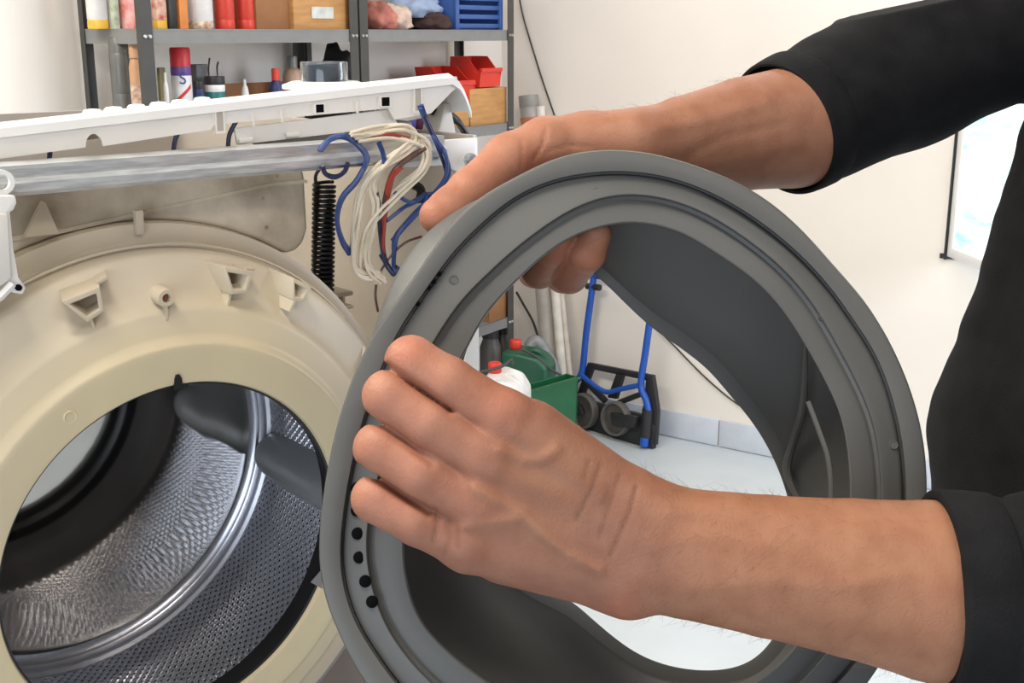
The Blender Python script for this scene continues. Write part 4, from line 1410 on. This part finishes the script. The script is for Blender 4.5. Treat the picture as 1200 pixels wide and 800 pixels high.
can(181, 190, 1, .08, .21, [(0, mat('pack_olive', (120, 110, 70), .5, scale=60))], 'olive carton behind the rack post', 'carton', name='carton', square=True)
can(187, 193, 1, .05, .18, [(0, Mw)], 'thin white tube beside the olive carton', 'tube', cap=(.5, .02, Mw), neck=True, name='glue_tube')
sc, rs = can(197, 221, 1, .06, .213, [(0, mat('label_grey_white', (206, 206, 208), .4, scale=30)), (.895, Mpur)], 'tall spray can with red cap and a big blue letter S', 'can', cap=(.98, .044, mat('cap_red', (190, 40, 44), .4)), name='spray_can')
# the S and the red stripe of that label
cu = bpy.data.curves.new('letter', 'FONT'); cu.body = 'S'; cu.size = .040; cu.extrude = .0006; cu.align_x = 'CENTER'
tmp = bpy.data.objects.new('letter_tmp', cu); COL.objects.link(tmp)
bpy.context.view_layer.update()
lm = bpy.data.meshes.new_from_object(tmp.evaluated_get(bpy.context.evaluated_depsgraph_get()))
bpy.data.objects.remove(tmp, do_unlink=True); bpy.data.curves.remove(cu)
lm.materials.clear(); lm.materials.append(mat('print_blue', (50, 66, 120), .5))
dirc = -(np.array([sc.location.x, sc.location.y]))
yawc = math.atan2(dirc[1], dirc[0]) - RYAW
yl = yawc + .12                                        # the letter sits a little to the right of the can's middle


def wrap(x, z, rr, y0):
    return (rr * math.cos(y0 + x / rr), rr * math.sin(y0 + x / rr), z)


ZS = zat(212, 98, .06) - ZB[1]
for v in lm.vertices:
    v.co = Vector(wrap(v.co.x, ZS + v.co.y, rs + .0007 + v.co.z, yl))
link('letter', lm, sc)
g = B()
pts = [(-.02 + .045 * t, ZS - .045 + .040 * t) for t in np.linspace(0, 1, 10)]
V = [wrap(x, z + dz, rs + .0007, yawc) for dz in (-.005, .005) for x, z in pts]
g.add(V, [(i, i + 1, 10 + i + 1, 10 + i) for i in range(9)]); g.build('stripe', mat('print_red', (190, 40, 40), .5), sc)
can(222, 240, 1, .10, .215, [(0, mat('frame_grey', (116, 116, 118), .5, scale=40, rgb2=(90, 90, 94)))], 'flat grey metal canister behind teal tins', 'canister', name='canister', square=True)
for u0, u1, h, lb in ((222.5, 235, .176, 'narrow teal paint tin beside the tall spray can'), (236, 260, .186, 'wide teal paint tin with a white band')):
    t, r = can(u0, u1, 1, .05, h, [(0, Mteal), (.80, Mnavy if u0 < 230 else Mw), (.89, Mbk)], lb, 'tin', name='paint_tin')
for k, u in enumerate((242, 252)):
    p = rk(s_at(u, .05), .05, ZB[1] + .186)
    tag(B(p).tube([p, p + [0, .0, .022], p + [.004, 0, .045 - .01 * k]], [.0016, .0022, .0022], 8, smooth_n=3).build('paint_brush', Mbk, None, smooth=True, loc=tuple(p)), ('taller' if k == 0 else 'shorter') + ' thin dark brush handle standing on the wide teal tin', 'brush', 'brush handles in the teal tin')
p = rk(s_at(288, .16), .16, ZB[1] + .08)
tag(B().box((0, 0, 0), (.26, .012, .16)).build('board', M_card, None, bevel=.001, loc=tuple(p), rot=(0, 0, RYAW)), 'brown wooden board standing behind the teal tins', 'board')
t, r = can(279, 288, 1, .08, .16, [(0, Mw)], 'small white bottle in front of the brown board', 'bottle', cap=(.4, .014, Mw), neck=True, name='bottle')
can(312, 329, 1, .06, .17, [(0, Mnavy)], 'dark blue bottle with red cap', 'bottle', cap=(.55, .03, Mred), neck=True, name='bottle')
can(329, 353, 1, .08, .20, [(0, Mtan)], 'tan glass bottle with dark cap', 'bottle', cap=(.5, .03, Mgr), neck=True, name='bottle')


def lump(u0, u1, vtop, shelf, q_, m, label, cat, name, seed, dy=.08, rough=.25, z0=None, group=None):
    uc = (u0 + u1) / 2
    w_ = (u1 - u0) / 2 * px_m(uc, q_) / .83
    zb_ = ZB[shelf] if z0 is None else z0
    h = max(.02, zat(uc, vtop, q_) - zb_)
    p = rk(s_at(uc, q_), q_, zb_)
    bm = bmesh.new(); bmesh.ops.create_icosphere(bm, subdivisions=4, radius=1)
    for v in bm.verts:
        c_ = v.co.copy()
        n_ = noise.noise(c_ * 1.7 + Vector((seed, 0, 0))) * rough + noise.noise(c_ * 4.1 + Vector((0, seed, 0))) * rough * .6
        c_ *= 1 + n_
        v.co = Vector((c_.x * w_, c_.y * dy, max(0.0, (c_.z * .62 + .40)) * h))
    me = bpy.data.meshes.new(name); bm.to_mesh(me); bm.free(); me.materials.append(m)
    for f in me.polygons: f.use_smooth = True
    o = link(name, me, None, tuple(p), (0, 0, RYAW))
    return tag(o, label, cat, group)


lump(380, 405, 60, 1, .10, Mbk, 'crumpled black bag on the lower shelf', 'bag', 'cloth_bag', 1)


def crate(u0, u1, vb, vt, q_, m, label, cat, name, wall=.012, dep=.14, openf=False, group=None, z0=None):
    uc = (u0 + u1) / 2
    L = abs(s_at(u1, q_) - s_at(u0, q_))
    zb_ = zat(uc, vb, q_) if z0 is None else z0
    zt_ = zat(uc, vt, q_)
    p = rk(s_at(uc, q_), q_, zb_)
    t = thing(name, label, cat, tuple(p), RYAW, group)
    H = zt_ - zb_
    for nm, c_, s_ in (('front', (0, wall / 2, H / 2), (L, wall, H)), ('back', (0, dep - wall / 2, H / 2), (L, wall, H)), ('side', (-L / 2 + wall / 2, dep / 2, H / 2), (wall, dep - 2 * wall, H)),
                       ('side', (L / 2 - wall / 2, dep / 2, H / 2), (wall, dep - 2 * wall, H)), ('bottom', (0, dep / 2, wall / 2), (L - 2 * wall, dep - 2 * wall, wall))):
        B().box(c_, s_).build(nm, m, t, bevel=.001)
    return t, L, H


crate(302, 344, 30, -60, .03, M_card, 'dark brown cardboard box on the upper shelf', 'box', 'cardboard_box', .005, z0=ZB[0])
t, L, H = crate(346, 411, 30, -60, .015, M_box, 'orange-brown wooden box with a pale paper label', 'box', 'wooden_box', z0=ZB[0])
B().box((-.0, -.0015, zat(383, 15, .015) - ZB[0]), (.085, .002, .030)).build('paper_label', mat('paper', (214, 214, 206), .7, scale=30, rgb2=(170, 176, 176)), t)
Mclp = mat('cloth_pink', (190, 120, 106), .9, var=.15); Mclc = mat('cloth_cream', (216, 196, 178), .9, var=.1, scale=30, rgb2=(176, 150, 134)); Mcld = mat('cloth_brown', (66, 46, 44), .9, var=.2); Mclb = mat('cloth_blue', (150, 166, 192), .9, var=.1)
lump(430, 456, 2, 0, .07, Mclp, 'dusty pink rag at the end of the upper shelf', 'rag', 'rag', 5, .06)
lump(444, 479, 5, 0, .06, Mclc, 'crumpled cream rag between pink and brown cloth', 'rag', 'rag', 9, .06)
lump(476, 526, 14, 0, .08, Mcld, 'dark brown cloth folded under a blue one', 'cloth', 'cloth', 3, .07)
lump(452, 524, -10, 0, .10, Mclb, 'pale blue cloth lying over the dark brown one', 'cloth', 'cloth', 12, .06, z0=ZB[0] + .035)
# blue crate of slats
u0, u1, q_ = 536, 590, .02
Mcb = mat('crate_blue', (58, 92, 156), .45, var=.06)
L = s_at(u1, q_) - s_at(u0, q_)
p = rk(s_at(563, q_), q_, ZB[0])
t = thing('plastic_crate', 'blue plastic crate with slotted front', 'crate', tuple(p), RYAW)
for k in range(7):
    B().box((0, .006, .012 + k * .028), (L * .86, .008, .014)).build('slat', Mcb, t, bevel=.0015)
for sx in (-1, 1):
    B().box((sx * L * .47, .006, .10), (L * .07, .012, .20)).build('corner', Mcb, t, bevel=.002)
    B().box((sx * L * .485, .095, .10), (.008, .17, .20)).build('side', Mcb, t, bevel=.002)
B().box((0, .185, .10), (L * .96, .008, .20)).build('back', Mcb, t, bevel=.002)
B().box((0, .1, .004), (L * .9, .16, .008)).build('bottom', Mcb, t)
# wooden boxes, red bins and odds and ends on the lower shelf
t, LB, HB = crate(551, 594, 131, 103, .01, M_box, 'wooden box under the red bins', 'box', 'wooden_box', .008, .15, z0=ZB[1])
crate(531, 549, 133, 121, .01, M_box, 'small low wooden box beside the taller one', 'box', 'wooden_box', .006, .10, z0=ZB[1])
Mbin = mat('bin_red', (214, 54, 40), .4, var=.05)


def bin_(u, vb, q_, sc_, lean, label):
    zb_ = zat(u, vb, q_)
    p = rk(s_at(u, q_), q_, zb_)
    t = thing('stacking_bin', label, 'bin', tuple(p), RYAW, 'red stacking bins')
    w_, d2, h = .052 * sc_, .12, .085 * sc_
    sidep = [(0, 0), (d2, 0), (d2, h), (d2 * .45, h), (.012, h * .55), (-.006, h * .55)]
    for sx in (-1, 1):
        B().prism(sidep, sx * w_, sx * (w_ - .003), lambda a_, b2, dd: (dd + b2 * lean, a_, b2)).build('side', Mbin, t)
    B().prism([(-w_, 0), (w_, 0), (w_, h * .55), (-w_, h * .55)], -.003, .0, lambda a_, b2, dd: (a_ + b2 * lean, dd, b2)).build('front', Mbin, t)
    B().prism([(-w_, h * .50), (w_, h * .50), (w_, h * .62), (-w_, h * .62)], -.010, .0, lambda a_, b2, dd: (a_ + b2 * lean, dd, b2)).build('lip', Mbin, t)
    B().prism([(-w_, 0), (w_, 0), (w_, h), (-w_, h)], d2 - .003, d2, lambda a_, b2, dd: (a_ + b2 * lean, dd, b2)).build('back', Mbin, t)
    B().box((0, d2 / 2, .0015), (2 * w_ - .004, d2 - .004, .003)).build('bottom', Mbin, t)
    return t


bin_(573, 101.5, .012, 1.12, .10, 'red stacking bin standing upright on the wooden box')
t = bin_(543, 120, .02, 1.30, -.28, 'red stacking bin leaning against its neighbour')
Mplum = mat('plum_cloth', (96, 36, 66), .8, var=.2)
lump(470, 525, 92, 1, .08, Mplum, 'plum-coloured cloth roll on the lower shelf', 'cloth', 'cloth', 21, .05, .12)
lump(462, 486, 96, 1, .06, mat('pouch_blue', (60, 56, 130), .6), 'small blue pouch in front of the plum cloth', 'pouch', 'pouch', 23, .03, .12)
Mwire = mat('cord_grey', (150, 146, 142), .5)
p = rk(s_at(450, .06), .06, ZB[1])
g = B()
for k in range(4):
    rr = .030 + .005 * k
    g.tube([np.array([rr * math.cos(a_), .5 * rr * math.sin(a_) + .01 * k, .10 + rr * .9 * math.sin(a_ + .4 * k)]) for a_ in np.linspace(0, 2 * math.pi, 20)[:-1]], .0035, 6, closed=True)
g.tube([np.array([x, 0, .005]) for x in (-.05, 0, .05)], .005, 6); g.box((0, .01, .045), (.03, .03, .09))
tag(g.build('cord_coil', Mwire, None, smooth=True, loc=tuple(p), rot=(0, 0, RYAW)), 'coiled grey cord on the lower shelf', 'cord')
# box on the low shelf
crate(572, 597, 362, 337, .012, M_card, 'cardboard box on a low shelf beside the post', 'box', 'cardboard_box', .004, .12, z0=ZB[3])

# ------------------------------------------------------------------ canisters, tubes and cables on the floor by the rack
Mwc = mat('canister_white', (226, 224, 220), .4); Mgc = mat('canister_green', (34, 88, 66), .4); Mrc = mat('cap_bright_red', (212, 58, 44), .4); Mgb = mat('bin_green', (10, 88, 50), .45)


def canister(u, zc, vtop, wpx, m, label, dep=.14, yaw=0.0, capdx=-.3, group=None, zfl=0.0):
    P = W(u, vtop, zc); w_ = wpx * zc / FPX
    h = float(P[2]) - zfl
    t = thing('canister', label, 'canister', (P[0], P[1], zfl), yaw, group)
    sec = [(-w_ / 2, 0), (w_ / 2, 0), (w_ / 2, h * .82), (w_ * .30, h * .90), (-w_ * .10, h * .93), (-w_ * .5, h * .93)]
    B().prism(sec, -dep / 2, dep / 2, lambda a_, b2, d2: (a_, d2, b2)).build('body', m, t, bevel=.014, seg=3)
    B().tube([(w_ * .36, 0, h * .82), (w_ * .30, 0, h * .90), (w_ * .14, 0, h * .93), (-w_ * .08, 0, h * .90)], .013, 8, smooth_n=4).build('handle', m, t, smooth=True)
    c_ = B().lathe([(.017, 0), (.020, .004), (.020, .026), (.017, .03)], (w_ * capdx, 0, h * .93), 'z', 14).build('cap', Mrc, t, smooth=True)
    return t


canister(594, 3.46, 424, 48, Mwc, 'white plastic canister with red cap', .16, -.2)
canister(620, 4.0, 400, 56, Mgc, 'dark green plastic canister with red cap', .12, -.35)
# green tub in front of the hand truck
ga, gb = on_floor(608, 585), on_floor(676, 560)
dg_ = gb - ga; Lg = float(np.linalg.norm(dg_)); yg = math.atan2(dg_[1], dg_[0])
t = thing('plastic_trough', 'narrow green plastic trough standing beside the canisters', 'trough', tuple((ga + gb) / 2), yg)
gh = float(hit(640, 452, (ga + gb) / 2, [-dg_[1], dg_[0], 0])[2])
B().prism([(-Lg / 2 + .01, 0), (Lg / 2 - .01, 0), (Lg / 2, gh), (-Lg / 2, gh)], 0, .006, lambda a_, b2, d2: (a_, d2, b2)).build('front', Mgb, t)
B().prism([(-Lg / 2 + .01, 0), (Lg / 2 - .01, 0), (Lg / 2, gh), (-Lg / 2, gh)], .046, .052, lambda a_, b2, d2: (a_, d2, b2)).build('back', Mgb, t)
for sx in (-1, 1):
    B().prism([(.0, 0), (.052, 0), (.052, gh), (0, gh)], 0, .006, lambda a_, b2, d2: (sx * (Lg / 2 - .010 + b2 / gh * .010 - d2), a_, b2)).build('side', Mgb, t)
B().box((0, .026, .003), (Lg - .02, .05, .006)).build('bottom', Mgb, t)
B().prism([(-Lg / 2 - .004, gh - .008), (Lg / 2 + .004, gh - .008), (Lg / 2 + .004, gh), (-Lg / 2 - .004, gh)], -.006, .0, lambda a_, b2, d2: (a_, d2, b2)).build('rim', Mgb, t)
# dark jars on the bottom shelf
for u, vt, w_, lb in ((573, 388, .075, 'dusty dark glass jar on the bottom shelf'), (589, 382, .085, 'second dusty dark jar nearer the rack post')):
    p = rk(s_at(u, .06), .06, ZB[4])
    h = zat(u, vt, .06) - ZB[4]
    t = thing('glass_jar', lb, 'jar', tuple(p), RYAW)
    Mj = mat('dusty_jar', (96, 92, 88), .35, var=.1)
    B().lathe([(w_ * .47, 0), (w_ * .5, .006), (w_ * .5, h * .8), (w_ * .36, h * .9), (w_ * .36, h * .92)], (0, 0, 0), 'z', 20).build('body', Mj, t, smooth=True)
    B().lathe([(w_ * .4, h * .92), (w_ * .4, h)], (0, 0, 0), 'z', 20).build('lid', mat('jar_lid', (60, 56, 54), .5), t)
# tubes leaning on the right wall
def lean_tube(u0, v0, u1, v1, d0, d1, r, m, name, label, bands=(), cat='pipe'):
    a_ = hit(u0, v0, CORNER - RD * d0, RD); b2 = hit(u1, v1, CORNER - RD * d1, RD)
    dr = (a_ - b2) / (a_[2] - b2[2])
    foot = b2 - dr * b2[2]; foot[2] = .002
    t = thing(name, label, cat, tuple(foot))
    B(foot).tube([foot, a_], r, 14).build('pipe', m, t, smooth=True)
    for f0_, f1_, mm in bands:
        B(foot).tube([foot + (a_ - foot) * f0_, foot + (a_ - foot) * f1_], r * 1.06, 14).build('band', mm, t, smooth=True)
    return t


Mtube = mat('pipe_grey', (176, 170, 162), .5, var=.08); Mpvc = mat('pipe_white', (222, 216, 206), .4); Mrust = mat('tape_orange', (190, 120, 86), .6, var=.15, scale=30)
lean_tube(619, 112, 646, 440, .04, .10, .034, Mtube, 'grey_pipe', 'grey cardboard pipe with orange tape near its top', [(.90, .935, Mrust), (.966, 1.0, mat('plug_grey', (150, 148, 142), .5))])
lean_tube(633, 125, 659, 440, .035, .12, .017, Mpvc, 'white_pipe', 'thin white pipe leaning beside the grey one')
lean_tube(644, 200, 668, 440, .03, .10, .010, mat('strip_cream', (206, 196, 180), .5), 'wooden_strip', 'slim cream strip leaning against the right wall', (), 'strip')
# grey bent duct beside the green canister
P = [W(620, 408, 4.16), W(627, 400, 4.16), W(636, 408, 4.16), W(645, 425, 4.16), W(651, 446, 4.16), np.array([*W(653, 470, 4.16)[:2], .01])]
tag(B(P[-1]).tube(P, .024, 10, smooth_n=5).build('flexible_duct', mat('duct_grey', (132, 134, 136), .4, var=.15, scale=40), None, smooth=True, loc=tuple(P[-1])), 'bent grey duct rising behind the green canister', 'duct')


def cable(pts, r, m, label, name='cable'):
    tag(B(pts[0]).tube(pts, r, 6, smooth_n=6).build(name, m, None, smooth=True, loc=tuple(pts[0])), label, 'cable')


Mcab = mat('cable_dark', (62, 60, 58), .6)
wl = lambda u, v, d2=.004: hit(u, v, CORNER - RD * d2, RD)
cable([wl(604, -30), wl(612, 15), wl(622, 50), wl(636, 95), wl(652, 142), wl(664, 180)], .0032, Mcab, 'thin dark cable hanging down the right wall')
cable([wl(605, 342, .02), wl(613, 356, .02), wl(625, 378, .02), wl(634, 405, .05), wl(645, 430, .08), wl(640, 470, .1)], .0045, Mcab, 'black cable running down beside the rack post')
cable([W(560, 436, 3.36), W(580, 432, 3.36), W(592, 427, 3.38), W(599, 421, 3.41), W(601, 426, 3.44)], .0045, Mcab, 'dark cable lying over the white canister')
cable([W(612, 409, 3.95), W(628, 418, 3.95), W(645, 432, 3.96), W(663, 443, 3.98)], .0045, Mcab, 'dark cable draped over the green canister')
cable([wl(770, 385), wl(790, 405), wl(818, 434), wl(842, 456), wl(864, 473), wl(900, 495)], .003, Mcab, 'thin dark cable running down to the skirting')

# ------------------------------------------------------------------ folded hand truck
T0, T1 = on_floor(670, 498), on_floor(761, 527)
te = (T1 - T0) / np.linalg.norm(T1 - T0)
tn_ = np.array([-te[1], te[0], 0])
tn_ = tn_ if tn_[1] > 0 else -tn_
tnp = np.cross(te, np.array([0, 0, 1]) * math.cos(.10) + tn_ * math.sin(.10)); tnp /= np.linalg.norm(tnp)
tup = np.array([0, 0, 1]) * math.cos(.10) + tn_ * math.sin(.10)
if tnp @ (T0 - CAMP) < 0: tnp = -tnp
truck = thing('hand_truck', 'folded blue and black hand truck leaning by the wall', 'hand truck', tuple((T0 + T1) / 2))
toff = (T0 + T1) / 2
Mbt = mat('truck_blue', (34, 84, 176), .35, var=.05); Mbp = mat('truck_black', (40, 40, 42), .5, var=.08); Mwh = mat('truck_wheel', (98, 95, 91), .5, var=.1); Mhub = mat('wheel_dust', (86, 82, 78), .6, var=.15)


def tk(u, v, d2=0.0):
    return hit(u, v, T0, tnp) + tnp * d2


tkf = lambda a_, b2, d2: tk(a_, b2, d2)
B(toff).frame([(686, 425), (762, 440), (768, 482), (765, 522), (690, 508), (663, 492)], [(691, 433), (754, 446), (752, 470), (748, 494), (692, 480), (678, 470)], .012, .030, tkf).build('toe_plate', Mbp, truck, bevel=.002)
B(toff).prism([(668, 478), (690, 470), (750, 486), (766, 500), (763, 526), (690, 508), (664, 493)], .006, .028, tkf).build('lower_plate', Mbp, truck, bevel=.002)
B(toff).prism([(720, 436), (728, 438), (719, 468), (709, 466)], .012, .028, tkf).build('strut', Mbp, truck, bevel=.001)
B(toff).tube([tk(682, 446, .016), tk(706, 470, .016)], .012, 8).build('strut', Mbp, truck); B(toff).tube([tk(748, 462, .016), tk(722, 472, .016)], .010, 8).build('strut', Mbp, truck)
for (u, v, r) in ((685, 481, .066), (724, 490, .062)):
    c_ = tk(u, v, -.012)
    M = np.stack([te, tup, -tnp], 1)
    w_ = B(toff).lathe([(r * .80, -.016), (r * .84, .010), (r * .88, .014), (r * .96, .014), (r, .008), (r, -.016)], c_, 'z', 28, M=M, cap=False).build('wheel', Mwh, truck, smooth=True)
    B(toff).lathe([(.0, .004), (r * .82, .002), (r * .82, -.012)], c_, 'z', 24, M=M).build('hub', Mhub, w_, smooth=True)
    B(toff).lathe([(0, .018), (.008, .017), (.009, .0)], c_, 'z', 12, M=M).build('axle_cap', M_chrome, w_)
for pl in ([(672, 466), (686, 474), (690, 484), (664, 486)], [(722, 482), (752, 487), (750, 500), (724, 496)]):
    B(toff).prism(pl, -.034, -.012, tkf).build('wheel_bracket', Mbp, truck, bevel=.002)
B(toff).tube([tk(696, 320), tk(694, 338), tk(687, 390), tk(682, 436), tk(673, 447), tk(666, 456), tk(665, 470)], .0125, 10, smooth_n=4).build('tube', Mbt, truck, smooth=True)
B(toff).tube([tk(765, 345), tk(762, 372), tk(756, 415), tk(751, 451), tk(757, 468), tk(760, 482)], .0125, 10, smooth_n=4).build('tube', Mbt, truck, smooth=True)
B(toff).tube([tk(681, 438, -.004), tk(696, 450, -.006), tk(712, 459, -.006), tk(731, 455, -.006), tk(750, 451, -.004)], .0095, 10, smooth_n=4).build('cross_tube', Mbt, truck, smooth=True)
B(toff).tube([tk(759, 480), tk(757, 512)], .020, 10).build('tube_sleeve', Mbp, truck, smooth=True)
B(toff).tube([tk(757, 512, -.006), tk(756, 522, -.006)], .016, 10).build('foot_plug', Mbt, truck, smooth=True)
B(toff).tube([tk(664, 468), tk(664, 484)], .018, 10).build('tube_sleeve', Mbp, truck, smooth=True)
B(toff).tube([tk(688, 335), tk(703, 337)], .012, 8).build('grip', Mbp, truck, smooth=True)
B(toff).tube([tk(696, 322), tk(730, 328), tk(765, 347)], .0125, 10).build('cross_tube', Mbt, truck, smooth=True)
